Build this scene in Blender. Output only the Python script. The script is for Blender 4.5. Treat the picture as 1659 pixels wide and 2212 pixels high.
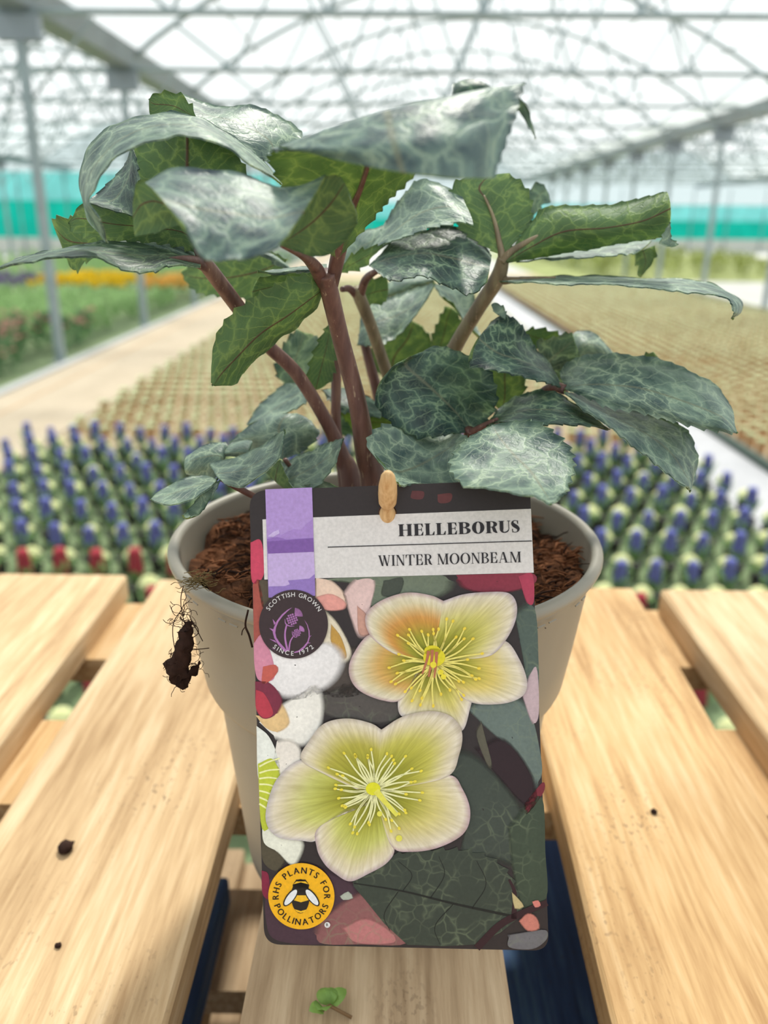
import bpy, bmesh, math, random
import numpy as np
from mathutils import Vector, Matrix
random.seed(7)
rng = np.random.default_rng(7)
for o in list(bpy.data.objects):
    bpy.data.objects.remove(o, do_unlink=True)
scene = bpy.context.scene
C = scene.collection
R = math.radians

# ------------------------------------------------------------ camera
H = 1.75                       # camera above the greenhouse floor
F = 1750.0                     # focal length in pixels of the 1659x2212 frame
W_, H_ = 1659.0, 2212.0
PITCH, YAW, ROLL = 19.8, 0.45, 0.55
cam_data = bpy.data.cameras.new('camera')
cam = bpy.data.objects.new('camera', cam_data)
C.objects.link(cam)
cam.matrix_world = (Matrix.Translation((0, 0, H)) @ Matrix.Rotation(R(YAW), 4, 'Z')
                    @ Matrix.Rotation(R(90 - PITCH), 4, 'X') @ Matrix.Rotation(R(ROLL), 4, 'Z'))
cam_data.sensor_fit = 'VERTICAL'
cam_data.sensor_height = 36.0
cam_data.lens = F / H_ * 36.0
cam_data.clip_start = 0.01
cam_data.clip_end = 400
cam_data.dof.use_dof = True
cam_data.dof.focus_distance = 0.285
cam_data.dof.aperture_fstop = cam_data.lens / 3.5
scene.camera = cam

# ------------------------------------------------------------ sky, sun, exposure
world = bpy.data.worlds.new('sky')
scene.world = world
world.use_nodes = True
wn = world.node_tree.nodes
wn['Background'].inputs[0].default_value = (0.93, 0.98, 1.0, 1)
wn['Background'].inputs[1].default_value = 0.95
sun_data = bpy.data.lights.new('sun_offscreen', 'SUN')
sun_data.energy = 6.2
sun_data.angle = R(5)
sun_data.color = (1.0, 0.95, 0.85)
sun = bpy.data.objects.new('sun_offscreen', sun_data)
C.objects.link(sun)
SUN_AZ, SUN_EL = 8.0, 52.0     # azimuth to the right of straight ahead
sd = Vector((math.sin(R(SUN_AZ)) * math.cos(R(SUN_EL)), math.cos(R(SUN_AZ)) * math.cos(R(SUN_EL)), math.sin(R(SUN_EL))))
sun.rotation_euler = sd.to_track_quat('Z', 'Y').to_euler()
sun.location = (1, 6, 12)
scene.view_settings.view_transform = 'Standard'
scene.view_settings.look = 'None'
scene.view_settings.exposure = 0.0
scene.view_settings.gamma = 1.0
scene.view_settings.use_curve_mapping = False

# ------------------------------------------------------------ helpers
CM = cam.matrix_world.copy()
CO = CM.translation.copy()
CR = CM.to_3x3()
def ray(x, y):
    return CR @ Vector(((x - 829.5) / F, (1106.0 - y) / F, -1.0))
def px(x, y, d):               # point of the scene at horizontal distance d ahead
    r = ray(x, y)
    return CO + r * (d / r.y)
def pz(x, y, Z):               # point at depth Z along the view axis
    return CO + ray(x, y) * Z
def lin(c):
    out = []
    for v in c[:3]:
        v /= 255.0
        out.append(v / 12.92 if v <= 0.04045 else ((v + 0.055) / 1.055) ** 2.4)
    return (*out, 1.0)

def tag(o, label, cat, group=None, kind=None):
    o['label'] = label
    o['category'] = cat
    if group: o['group'] = group
    if kind: o['kind'] = kind
    return o
def empty(name, loc=(0, 0, 0), parent=None, rz=0):
    o = bpy.data.objects.new(name, None)
    C.objects.link(o)
    o.location = loc
    o.rotation_euler = (0, 0, rz)
    o.empty_display_size = 0.01
    if parent:
        o.parent = parent
        o.matrix_parent_inverse = Matrix.Identity(4)
        o.location = Vector(loc) - world_loc(parent)
    return o
def world_loc(o):
    p = Vector(o.location)
    while o.parent:
        o = o.parent
        p = p + Vector(o.location)
    return p
def mesh(name, verts, faces, mats, parent=None, smooth=False, mi=None, loc=None):
    """one mesh object; verts in world coordinates unless loc is given"""
    me = bpy.data.meshes.new(name)
    base = world_loc(parent) if parent else Vector((0, 0, 0))
    if loc is None:
        loc = base if parent else Vector((0, 0, 0))
        vv = [Vector(v) - Vector(loc) for v in verts]
    else:
        loc = Vector(loc)
        vv = [Vector(v) for v in verts]
    me.from_pydata(vv, [], faces)
    if not isinstance(mats, (list, tuple)): mats = [mats]
    for m in mats: me.materials.append(m)
    if mi is not None:
        me.polygons.foreach_set('material_index', mi)
    if smooth:
        me.polygons.foreach_set('use_smooth', [True] * len(me.polygons))
    me.update()
    o = bpy.data.objects.new(name, me)
    C.objects.link(o)
    if parent:
        o.parent = parent
        o.location = Vector(loc) - base
    else:
        o.location = loc
    return o
def inst(name, me, parent=None, loc=(0, 0, 0), rz=0.0, s=1.0):
    o = bpy.data.objects.new(name, me)
    C.objects.link(o)
    o.location = loc
    o.rotation_euler = (0, 0, rz)
    o.scale = (s, s, s)
    if parent: o.parent = parent
    return o
def structure(o):
    o['kind'] = 'structure'
    return o

class MB:                      # collects verts / faces of one mesh
    def __init__(s): s.v, s.f, s.m = [], [], []
    def add(s, v, f, m=0):
        n = len(s.v)
        s.v += [Vector(p) for p in v]
        s.f += [tuple(i + n for i in q) for q in f]
        s.m += [m] * len(f)
        return s
    def box(s, a, b, m=0):
        x0, y0, z0 = a; x1, y1, z1 = b
        return s.add([(x0, y0, z0), (x1, y0, z0), (x1, y1, z0), (x0, y1, z0), (x0, y0, z1), (x1, y0, z1), (x1, y1, z1), (x0, y1, z1)],
                     [(3, 2, 1, 0), (4, 5, 6, 7), (0, 1, 5, 4), (1, 2, 6, 5), (2, 3, 7, 6), (3, 0, 4, 7)], m)
    def tube(s, pts, rad, n=8, m=0, caps=True):
        pts = [Vector(p) for p in pts]
        if not isinstance(rad, (list, tuple)): rad = [rad] * len(pts)
        t0 = (pts[1] - pts[0]).normalized()
        up = Vector((0, 0, 1)) if abs(t0.z) < 0.9 else Vector((1, 0, 0))
        a = t0.cross(up).normalized()
        V, Fc = [], []
        for i, p in enumerate(pts):
            t = (pts[min(i + 1, len(pts) - 1)] - pts[max(i - 1, 0)]).normalized()
            a = (a - t * a.dot(t)).normalized()
            b = t.cross(a)
            for k in range(n):
                th = 2 * math.pi * k / n
                V.append(p + (a * math.cos(th) + b * math.sin(th)) * rad[i])
        for i in range(len(pts) - 1):
            for k in range(n):
                k2 = (k + 1) % n
                Fc.append((i * n + k, i * n + k2, (i + 1) * n + k2, (i + 1) * n + k))
        if caps:
            Fc.append(tuple(range(n - 1, -1, -1)))
            Fc.append(tuple((len(pts) - 1) * n + k for k in range(n)))
        return s.add(V, Fc, m)
    def lathe(s, prof, n=32, m=0, c=(0, 0, 0), close=False):
        c = Vector(c); V, Fc = [], []
        for r, z in prof:
            for k in range(n):
                th = 2 * math.pi * k / n
                V.append(c + Vector((r * math.cos(th), r * math.sin(th), z)))
        for i in range(len(prof) - 1):
            for k in range(n):
                k2 = (k + 1) % n
                Fc.append((i * n + k, i * n + k2, (i + 1) * n + k2, (i + 1) * n + k))
        if close:
            Fc.append(tuple(range(n - 1, -1, -1)))
            Fc.append(tuple((len(prof) - 1) * n + k for k in range(n)))
        return s.add(V, Fc, m)
    def obj(s, name, mats, parent=None, smooth=False, loc=None):
        return mesh(name, s.v, s.f, mats, parent, smooth, s.m, loc)
    def data(s, name, mats, smooth=False):
        me = bpy.data.meshes.new(name)
        me.from_pydata(s.v, [], s.f)
        for m in (mats if isinstance(mats, (list, tuple)) else [mats]): me.materials.append(m)
        me.polygons.foreach_set('material_index', s.m)
        if smooth: me.polygons.foreach_set('use_smooth', [True] * len(me.polygons))
        me.update()
        return me

def catmull(P, n):
    """P list of Vectors -> n samples along a Catmull-Rom spline"""
    P = [Vector(p) for p in P]
    if len(P) == 2:
        return [P[0].lerp(P[1], i / (n - 1)) for i in range(n)]
    Q = [P[0] * 2 - P[1]] + P + [P[-1] * 2 - P[-2]]
    out = []
    m = len(P) - 1
    for i in range(n):
        t = i / (n - 1) * m
        k = min(int(t), m - 1); t -= k
        a, b, c, d = Q[k], Q[k + 1], Q[k + 2], Q[k + 3]
        out.append(0.5 * ((2 * b) + (c - a) * t + (2 * a - 5 * b + 4 * c - d) * t * t + (3 * b - a - 3 * c + d) * t ** 3))
    return out

# ------------------------------------------------------------ materials
class NT:
    def __init__(s, name):
        s.mat = bpy.data.materials.new(name)
        s.mat.use_nodes = True
        s.t = s.mat.node_tree
        s.n = s.t.nodes
        s.bsdf = s.n['Principled BSDF']
        s.out = s.n['Material Output']
    def node(s, typ, **kw):
        nd = s.n.new(typ)
        for k, v in kw.items():
            if k.startswith('_'): setattr(nd, k[1:], v)
        return nd
    def link(s, a, b): s.t.links.new(a, b)
    def coord(s, which='Object', scale=(1, 1, 1), rnd=False):
        tc = s.n.new('ShaderNodeTexCoord')
        mp = s.n.new('ShaderNodeMapping')
        mp.inputs['Scale'].default_value = scale
        s.link(tc.outputs[which], mp.inputs[0])
        if rnd:
            oi = s.n.new('ShaderNodeObjectInfo')
            mul = s.n.new('ShaderNodeMath'); mul.operation = 'MULTIPLY'; mul.inputs[1].default_value = 37.0
            s.link(oi.outputs['Random'], mul.inputs[0])
            cb = s.n.new('ShaderNodeCombineXYZ')
            for i in range(3): s.link(mul.outputs[0], cb.inputs[i])
            s.link(cb.outputs[0], mp.inputs['Location'])
        return mp.outputs[0]
    def noise(s, vec, scale=5, detail=4, rough=0.55):
        nd = s.n.new('ShaderNodeTexNoise')
        nd.inputs['Scale'].default_value = scale
        nd.inputs['Detail'].default_value = detail
        nd.inputs['Roughness'].default_value = rough
        if vec: s.link(vec, nd.inputs['Vector'])
        return nd.outputs[0]
    def ramp(s, fac, stops):
        nd = s.n.new('ShaderNodeValToRGB')
        els = nd.color_ramp.elements
        while len(els) > 1: els.remove(els[-1])
        els[0].position, els[0].color = stops[0][0], stops[0][1]
        for p, c in stops[1:]:
            e = els.new(p); e.color = c
        s.link(fac, nd.inputs[0])
        return nd.outputs[0]
    def mixc(s, fac, a, b, mode='MIX'):
        nd = s.n.new('ShaderNodeMix'); nd.data_type = 'RGBA'; nd.blend_type = mode
        for sock, v in ((nd.inputs[0], fac), (nd.inputs[6], a), (nd.inputs[7], b)):
            if hasattr(v, 'is_linked'): s.link(v, sock)
            else: sock.default_value = v
        return nd.outputs[2]
    def math(s, op, a, b=None, c=None):
        nd = s.n.new('ShaderNodeMath'); nd.operation = op
        for i, v in enumerate((a, b, c)):
            if v is None: continue
            if hasattr(v, 'is_linked'): s.link(v, nd.inputs[i])
            else: nd.inputs[i].default_value = v
        return nd.outputs[0]
    def bump(s, h, strength=0.3, dist=0.002):
        nd = s.n.new('ShaderNodeBump')
        nd.inputs['Strength'].default_value = strength
        nd.inputs['Distance'].default_value = dist
        s.link(h, nd.inputs['Height'])
        s.link(nd.outputs[0], s.bsdf.inputs['Normal'])
    def base(s, col, rough=0.6, spec=0.4, metal=0.0):
        if hasattr(col, 'is_linked'): s.link(col, s.bsdf.inputs['Base Color'])
        else: s.bsdf.inputs['Base Color'].default_value = col
        if hasattr(rough, 'is_linked'): s.link(rough, s.bsdf.inputs['Roughness'])
        else: s.bsdf.inputs['Roughness'].default_value = rough
        s.bsdf.inputs['Specular IOR Level'].default_value = spec
        s.bsdf.inputs['Metallic'].default_value = metal
        return s
    def translucent(s, col, fac):
        tr = s.n.new('ShaderNodeBsdfTranslucent')
        if hasattr(col, 'is_linked'): s.link(col, tr.inputs[0])
        else: tr.inputs[0].default_value = col
        mx = s.n.new('ShaderNodeMixShader')
        mx.inputs[0].default_value = fac
        s.link(s.bsdf.outputs[0], mx.inputs[1]); s.link(tr.outputs[0], mx.inputs[2])
        s.link(mx.outputs[0], s.out.inputs[0])
        return s

def plain(name, rgb, rough=0.6, spec=0.4, metal=0.0, var=0.0, scale=20, transl=0.0):
    t = NT(name)
    c = lin(rgb)
    if var:
        n = t.noise(t.coord('Object', rnd=True), scale, 4)
        lo = tuple(v * (1 - var) for v in c[:3]) + (1,)
        hi = tuple(min(1, v * (1 + var)) for v in c[:3]) + (1,)
        col = t.ramp(n, [(0.3, lo), (0.7, hi)])
        t.base(col, rough, spec, metal)
    else:
        t.base(c, rough, spec, metal); col = c
    if transl: t.translucent(col, transl)
    return t.mat

def wood_mat(name, lo, mid, hi, speck=0.62, rough=0.75):
    t = NT(name)
    v = t.coord('Object', (14, 0.9, 14), rnd=True)
    n1 = t.noise(v, 3.2, 7, 0.62)
    v2 = t.coord('Object', (60, 3.5, 60), rnd=True)
    n2 = t.noise(v2, 4, 5, 0.6)
    v3 = t.coord('Object', (4, 2, 4), rnd=True)
    n3 = t.noise(v3, 2.0, 3)
    g = t.math('ADD', t.math('MULTIPLY', n1, 0.5), t.math('MULTIPLY', n2, 0.5))
    col = t.ramp(g, [(0.36, lin(lo)), (0.50, lin(mid)), (0.62, lin(hi))])
    warm = t.ramp(n3, [(0.35, (0.78, 0.72, 0.66, 1)), (0.65, (1.06, 1.03, 1.0, 1))])
    col = t.mixc(0.85, col, warm, 'MULTIPLY')
    # dark specks and grime flecks, slightly drawn out along the grain
    sp = t.noise(t.coord('Object', (520, 260, 520), rnd=True), 1.0, 2, 0.5)
    spm = t.ramp(sp, [(speck, (0, 0, 0, 1)), (speck + 0.05, (1, 1, 1, 1))])
    pat = t.noise(t.coord('Object', (9, 7, 9), rnd=True), 1.3, 2)
    pm = t.ramp(pat, [(0.54, (0, 0, 0, 1)), (0.72, (1, 1, 1, 1))])
    m = t.math('MULTIPLY', spm, pm)
    col = t.mixc(t.math('MULTIPLY', m, 0.65), col, lin((78, 58, 44)))
    t.base(col, rough, 0.25)
    t.bump(t.math('ADD', n2, t.math('MULTIPLY', n1, 0.7)), 0.7, 0.0014)
    return t.mat

M = {}
M['wood'] = wood_mat('pale_sawn_wood', (168, 138, 102), (200, 172, 134), (218, 196, 162))
M['wood_w'] = wood_mat('warm_sawn_wood', (164, 126, 84), (200, 166, 120), (216, 188, 148), 0.60)
M['wood_d'] = wood_mat('weathered_wood', (152, 128, 100), (184, 160, 130), (204, 182, 152), 0.54)
M['wood_blue'] = wood_mat('blue_painted_wood', (44, 66, 112), (58, 88, 140), (84, 120, 160), 0.66)
M['pot'] = plain('taupe_plastic', (146, 140, 127), 0.42, 0.45, var=0.04, scale=30)
M['steel'] = plain('galvanised_steel', (148, 162, 166), 0.45, 0.5, 0.2, var=0.12, scale=6)
M['gutter'] = plain('gutter_steel', (142, 152, 160), 0.5, 0.5, 0.2, var=0.1, scale=3)

def film(name, tint, transp, transl):
    t = NT(name)
    tr = t.n.new('ShaderNodeBsdfTransparent'); tr.inputs[0].default_value = transp
    tl = t.n.new('ShaderNodeBsdfTranslucent'); tl.inputs[0].default_value = tint
    mx = t.n.new('ShaderNodeMixShader'); mx.inputs[0].default_value = transl
    t.link(tr.outputs[0], mx.inputs[1]); t.link(tl.outputs[0], mx.inputs[2])
    t.link(mx.outputs[0], t.out.inputs[0])
    return t.mat
M['film'] = film('roof_film', (0.9, 0.93, 0.95, 1), (0.96, 0.98, 0.98, 1), 0.35)
M['film_side'] = film('side_film', (0.6, 0.66, 0.68, 1), (0.74, 0.79, 0.81, 1), 0.5)
M['teal'] = plain('teal_screen', (30, 204, 192), 0.5, 0.4, var=0.1, scale=1.2, transl=0.6)
M['teal_pale'] = plain('pale_teal_screen', (164, 222, 222), 0.5, 0.4, var=0.1, scale=1.2, transl=0.6)
M['white_wall'] = plain('white_panel', (226, 226, 216), 0.7, 0.2, var=0.06, scale=2)
M['wire'] = plain('dark_bed_edging', (48, 70, 60), 0.6)

def ground_mat():
    t = NT('grey_ground_cover')
    n = t.noise(t.coord('Object'), 1.4, 6)
    n2 = t.noise(t.coord('Object', (40, 40, 40)), 1.0, 3)
    col = t.ramp(n, [(0.3, lin((166, 166, 162))), (0.7, lin((190, 190, 186)))])
    col = t.mixc(0.3, col, t.ramp(n2, [(0.3, lin((170, 168, 160))), (0.7, lin((235, 235, 230)))]))
    t.base(col, 0.8, 0.2)
    return t.mat
M['ground'] = ground_mat()
def mat_concrete():
    t = NT('sandy_concrete')
    n = t.noise(t.coord('Object', (1.2, 0.5, 1)), 2.0, 6)
    n2 = t.noise(t.coord('Object'), 60, 3)
    col = t.ramp(n, [(0.3, lin((168, 154, 134))), (0.7, lin((188, 175, 155)))])
    col = t.mixc(0.25, col, t.ramp(n2, [(0.3, lin((150, 130, 104))), (0.7, lin((240, 226, 204)))]))
    t.base(col, 0.9, 0.15)
    return t.mat
M['path'] = mat_concrete()
M['mat_walk'] = plain('pale_woven_mat', (184, 184, 188), 0.75, 0.2, var=0.06, scale=8)
M['bed'] = plain('bed_sand', (188, 172, 144), 0.9, 0.1, var=0.1, scale=6)
M['terracotta'] = plain('terracotta_plastic', (188, 150, 112), 0.6, 0.3, var=0.08, scale=10)
M['young_leaf'] = plain('pale_young_foliage', (206, 216, 172), 0.6, 0.3, var=0.15, scale=30, transl=0.3)
M['prim_leaf'] = plain('primrose_foliage', (146, 180, 120), 0.55, 0.35, var=0.25, scale=40, transl=0.4)
M['prim_heart'] = plain('lime_primrose_heart', (244, 248, 196), 0.6, 0.3, var=0.1, scale=60, transl=0.4)
M['hy_leaf'] = plain('hyacinth_foliage', (136, 172, 112), 0.5, 0.4, var=0.2, scale=40, transl=0.4)
M['hy_blue'] = plain('blue_floret', (156, 162, 228), 0.6, 0.3, var=0.2, scale=90, transl=0.5)
M['hy_red'] = plain('red_floret', (226, 104, 118), 0.6, 0.3, var=0.2, scale=90, transl=0.5)
M['bush'] = plain('bedding_foliage', (158, 190, 132), 0.6, 0.3, var=0.3, scale=12, transl=0.45)
M['bush_d'] = plain('deep_bedding_foliage', (116, 152, 108), 0.6, 0.3, var=0.3, scale=12, transl=0.45)
M['bush_p'] = plain('pink_bedding_flower', (226, 170, 160), 0.6, 0.3, var=0.2, scale=12, transl=0.3)
M['yellow'] = plain('yellow_flower', (255, 226, 30), 0.6, 0.3, var=0.06, scale=8, transl=0.45)
M['orange'] = plain('apricot_flower', (250, 208, 110), 0.6, 0.3, var=0.1, scale=8, transl=0.45)
M['purple'] = plain('violet_flower', (130, 110, 160), 0.6, 0.3, var=0.15, scale=8, transl=0.2)
M['olive'] = plain('olive_foliage', (150, 160, 90), 0.6, 0.3, var=0.3, scale=3, transl=0.3)
M['pinkbush'] = plain('pink_bush_flower', (226, 130, 140), 0.6, 0.3, var=0.2, scale=6, transl=0.2)
M['blackpot'] = plain('dark_plastic_pot', (60, 58, 56), 0.6)

def leaf_mats(tag_, under, top_dark, top_mid, top_pale, tr):
    out = []
    for side in (0, 1):
        t = NT('leaf_%s_%s' % (tag_, 'upper' if side == 0 else 'lower'))
        uv = t.node('ShaderNodeUVMap'); uv.uv_map = 'blade'
        nm = t.node('ShaderNodeUVMap'); nm.uv_map = 'norm'
        sep = t.node('ShaderNodeSeparateXYZ'); t.link(nm.outputs[0], sep.inputs[0])
        vor = t.node('ShaderNodeTexVoronoi'); vor.feature = 'DISTANCE_TO_EDGE'
        dn = t.node('ShaderNodeTexNoise'); dn.inputs['Scale'].default_value = 3.0; dn.inputs['Detail'].default_value = 3
        t.link(uv.outputs[0], dn.inputs['Vector'])
        vm = t.node('ShaderNodeVectorMath'); vm.operation = 'SCALE'; vm.inputs['Scale'].default_value = 0.55
        t.link(dn.outputs[1], vm.inputs[0])
        va = t.node('ShaderNodeVectorMath'); va.operation = 'ADD'
        t.link(uv.outputs[0], va.inputs[0]); t.link(vm.outputs[0], va.inputs[1])
        t.link(va.outputs[0], vor.inputs['Vector'])
        vor.inputs['Scale'].default_value = 1.55
        v2 = t.node('ShaderNodeTexVoronoi'); v2.feature = 'DISTANCE_TO_EDGE'; v2.inputs['Scale'].default_value = 4.2
        t.link(va.outputs[0], v2.inputs['Vector'])
        e1 = t.ramp(vor.outputs['Distance'], [(0.0, (1, 1, 1, 1)), (0.022, (0.62, 0.62, 0.62, 1)), (0.09, (.34, .34, .34, 1)), (0.30, (0, 0, 0, 1))])
        e2 = t.ramp(v2.outputs['Distance'], [(0.0, (1, 1, 1, 1)), (0.09, (0, 0, 0, 1))])
        patch = t.noise(uv.outputs[0], 1.1, 3)
        patch_m = t.ramp(patch, [(0.36, (0, 0, 0, 1)), (0.62, (1, 1, 1, 1))])
        vein = t.math('MAXIMUM', e1, t.math('MULTIPLY', e2, 0.45))
        av = t.math('ABSOLUTE', t.math('SUBTRACT', sep.outputs[1], 0.5))
        rib = t.ramp(av, [(0.006, (1, 1, 1, 1)), (0.022, (0, 0, 0, 1))])
        # side veins leaving the midrib at an angle
        sv = t.math('SUBTRACT', t.math('MULTIPLY', sep.outputs[0], 9.0), t.math('MULTIPLY', av, 6.5))
        fr = t.math('ABSOLUTE', t.math('SUBTRACT', t.math('FRACT', t.math('ADD', sv, t.math('MULTIPLY', dn.outputs[0], 0.9))), 0.5))
        side_v = t.ramp(fr, [(0.0, (1, 1, 1, 1)), (0.035, (0.6, 0.6, 0.6, 1)), (0.09, (0, 0, 0, 1))])
        vein = t.math('MAXIMUM', vein, t.math('MULTIPLY', side_v, 0.75))
        if side == 0:
            halo = t.ramp(vor.outputs['Distance'], [(0.0, (1, 1, 1, 1)), (0.10, (.55, .55, .55, 1)), (0.26, (0, 0, 0, 1))])
            blot = t.math('MINIMUM', t.math('ADD', t.math('MULTIPLY', halo, 0.7), t.math('MULTIPLY', patch_m, 0.55)), 1.0)
            body = t.mixc(blot, lin(top_dark), lin(top_mid))
            core = t.ramp(vor.outputs['Distance'], [(0.0, (1, 1, 1, 1)), (0.014, (.8, .8, .8, 1)), (0.045, (0, 0, 0, 1))])
            core2 = t.ramp(v2.outputs['Distance'], [(0.0, (1, 1, 1, 1)), (0.05, (0, 0, 0, 1))])
            line = t.math('MAXIMUM', t.math('MAXIMUM', core, t.math('MULTIPLY', core2, 0.4)), t.math('MULTIPLY', side_v, 0.8))
            mod = t.ramp(t.noise(uv.outputs[0], 0.7, 3), [(0.34, (.2, .2, .2, 1)), (0.6, (1, 1, 1, 1))])
            col = t.mixc(t.math('MULTIPLY', t.math('MULTIPLY', line, mod), 0.55), body, lin(top_pale))
            col = t.mixc(t.math('MULTIPLY', rib, 0.7), col, lin((128, 132, 108)))
            t.base(col, 0.46, 0.5)
            hgt = t.math('SUBTRACT', t.math('MULTIPLY', vor.outputs['Distance'], 1.3), t.math('MULTIPLY', vein, 0.25))
            hgt = t.math('ADD', hgt, t.math('MULTIPLY', v2.outputs['Distance'], 0.4))
            t.bump(hgt, 0.28, 0.0013)
            t.translucent(t.mixc(vein, lin((116, 148, 84)), lin((176, 200, 130))), tr)
        else:
            body = t.mixc(patch_m, lin(under), lin(tuple(v * 1.12 for v in under)))
            col = t.mixc(t.math('MULTIPLY', t.math('MAXIMUM', t.ramp(vor.outputs['Distance'], [(0.0, (1, 1, 1, 1)), (0.06, (0, 0, 0, 1))]), side_v), 0.5), body, lin((170, 194, 120)))
            col = t.mixc(t.math('MULTIPLY', rib, 0.85), col, lin((120, 84, 76)))
            t.base(col, 0.55, 0.3)
            t.bump(t.math('ADD', vein, t.math('MULTIPLY', rib, 2.0)), 0.35, 0.001)
            tcol = t.mixc(vein, lin(tuple(min(255, v * 1.35) for v in under)), lin((206, 220, 140)))
            tcol = t.mixc(rib, tcol, lin((120, 80, 60)))
            t.translucent(tcol, min(0.8, tr + 0.15))
        out.append(t.mat)
    return out
LM = {
    'dark': leaf_mats('dark_mottled', (98, 122, 86), (30, 46, 54), (78, 106, 98), (186, 212, 170), 0.3),
    'mid': leaf_mats('grey_green', (100, 126, 86), (64, 88, 90), (134, 158, 142), (206, 224, 190), 0.3),
    'blue': leaf_mats('blue_blotched', (104, 132, 86), (44, 64, 80), (120, 146, 138), (190, 206, 178), 0.3),
    'yellowed': leaf_mats('yellowed', (120, 140, 74), (90, 120, 70), (112, 142, 80), (180, 200, 120), 0.45),
}
def stem_mat(name, a, b, c):
    t = NT(name)
    v = t.coord('Object', (260, 260, 40))
    n = t.noise(v, 1.0, 4)
    n2 = t.noise(t.coord('Object', (900, 900, 160)), 1.0, 2)
    col = t.ramp(n, [(0.3, lin(a)), (0.55, lin(b)), (0.75, lin(c))])
    fl = t.ramp(n2, [(0.66, (0, 0, 0, 1)), (0.74, (1, 1, 1, 1))])
    col = t.mixc(t.math('MULTIPLY', fl, 0.5), col, lin((205, 180, 150)))
    t.base(col, 0.45, 0.45)
    return t.mat
M['stem'] = stem_mat('maroon_stem', (86, 58, 54), (114, 80, 72), (136, 104, 90))
M['stem_g'] = stem_mat('brown_green_stem', (104, 92, 72), (134, 118, 92), (152, 144, 110))

# ============================================================ the greenhouse
XL, XR = -4.25, 7.95           # gutter lines of the bay we stand in
SP = XR - XL
Y0, DY, NF = 2.94, 3.73, 14    # trusses
ZG, RISE = 3.92, 2.25
YB = 58.0
fl = structure(mesh('floor', [(-34, -4, 0), (36, -4, 0), (36, 64, 0), (-34, 64, 0)], [(0, 1, 2, 3)], M['ground']))
fl['label'] = 'pale grey ground cover floor of the greenhouse'
def slab(name, x0, x1, y0, y1, z0, z1, m, parent):
    b = MB(); b.box((x0, y0, z0), (x1, y1, z1)); return b.obj(name, m, parent)
slab('concrete_path', -4.0, -2.82, -4, 60, 0.0, 0.02, M['path'], fl)
slab('path_kerb', -4.12, -4.0, -4, 60, 0.0, 0.05, plain('kerb_grey', (176, 178, 178), 0.8, 0.2, var=0.1), fl)
slab('path_joint', -3.66, -3.63, -4, 60, 0.02, 0.024, plain('joint_brown', (186, 158, 128), 0.9, 0.1, var=0.1), fl)
slab('walkway_mat', 2.24, 2.80, -4, 60, 0.0, 0.012, M['mat_walk'], fl)
slab('bed_edging', 2.80, 2.86, -4, 60, 0.0, 0.07, M['wire'], fl)
slab('bed_cover', -2.8, 2.22, 6.25, 30, 0.0, 0.008, M['bed'], fl)
slab('bed_cover', -2.8, 2.22, 0.5, 6.25, 0.0, 0.008, plain('green_grey_matting', (118, 134, 100), .9, .1, var=.25, scale=10), fl)
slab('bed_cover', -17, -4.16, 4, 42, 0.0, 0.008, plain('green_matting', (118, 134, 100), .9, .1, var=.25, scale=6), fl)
slab('bed_cover', 5.0, 20, 27, 50, 0.0, 0.009, plain('olive_matting', (150, 158, 104), .9, .1, var=.3, scale=2), fl)
slab('bed_cover', 2.88, 7.7, 3.0, 30, 0.0, 0.008, M['bed'], fl)

ceil = structure(empty('ceiling'))
def arch_z(t): return ZG + RISE * math.sin(math.pi * t) ** 0.85
spans = [(XL - 2 * SP, 10), (XL - SP, 11), (XL, NF), (XR, NF), (XR + SP, NF)]
# meshes of one truss, shared by every bay and span (local x from 0 to SP)
def bar(a, b, r, n=6):
    m = MB(); m.tube([a, b], r, n); return m.data('bar', M['steel'])
ma = MB(); ma.tube([(t * SP / 24, 0, arch_z(t / 24)) for t in range(25)], 0.045, 6)
arch_me = ma.data('arch', M['steel'], True)
tie_me = bar((0, 0, ZG), (SP, 0, ZG), 0.04)
webs = []
NW = 7
for k in range(NW):
    x0 = SP * k / NW; x1 = SP * (k + 0.5) / NW; x2 = SP * (k + 1) / NW
    webs.append(bar((x0, 0, ZG), (x1, 0, arch_z((k + 0.5) / NW)), 0.027, 5))
    webs.append(bar((x1, 0, arch_z((k + 0.5) / NW)), (x2, 0, ZG), 0.027, 5))
hanger_me = bar((SP / 2, 0, ZG), (SP / 2, 0, arch_z(0.5)), 0.016, 5)
brace_up = bar((0.04, 0, ZG - 0.9), (0.85, 0, ZG - .06), 0.022, 5)
brace_dn = bar((-0.04, 0, ZG - 0.9), (-0.85, 0, ZG - .06), 0.022, 5)
for sx, nf in spans:
    for k in range(nf):
        if sx > XR and k > 13: continue
        y = Y0 + DY * k
        tr = empty('roof_truss', (sx, y, 0), ceil)
        inst('arch', arch_me, tr)
        inst('tie_bar', tie_me, tr)
        for w in webs: inst('web_bar', w, tr)
        inst('hanger', hanger_me, tr)
    ylen = Y0 + DY * (nf - 1)
    for t in (0.12, 0.25, 0.38, 0.5, 0.62, 0.75, 0.88):
        b = MB(); b.tube([(sx + SP * t, Y0 - 6, arch_z(t) + 0.04), (sx + SP * t, ylen, arch_z(t) + 0.04)], 0.02, 5)
        b.obj('purlin', M['steel'], ceil)
    # the cover film with thickness
    V, Fc = [], []
    n = 24
    for yy in (Y0 - 7, ylen + 0.4):
        for i in range(n + 1):
            V.append((sx + SP * i / n, yy, arch_z(i / n) + 0.075))
    for i in range(n): Fc.append((i, i + 1, n + 2 + i, n + 1 + i))
    mesh('roof_film', V, Fc, M['film'], ceil, True)
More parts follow.
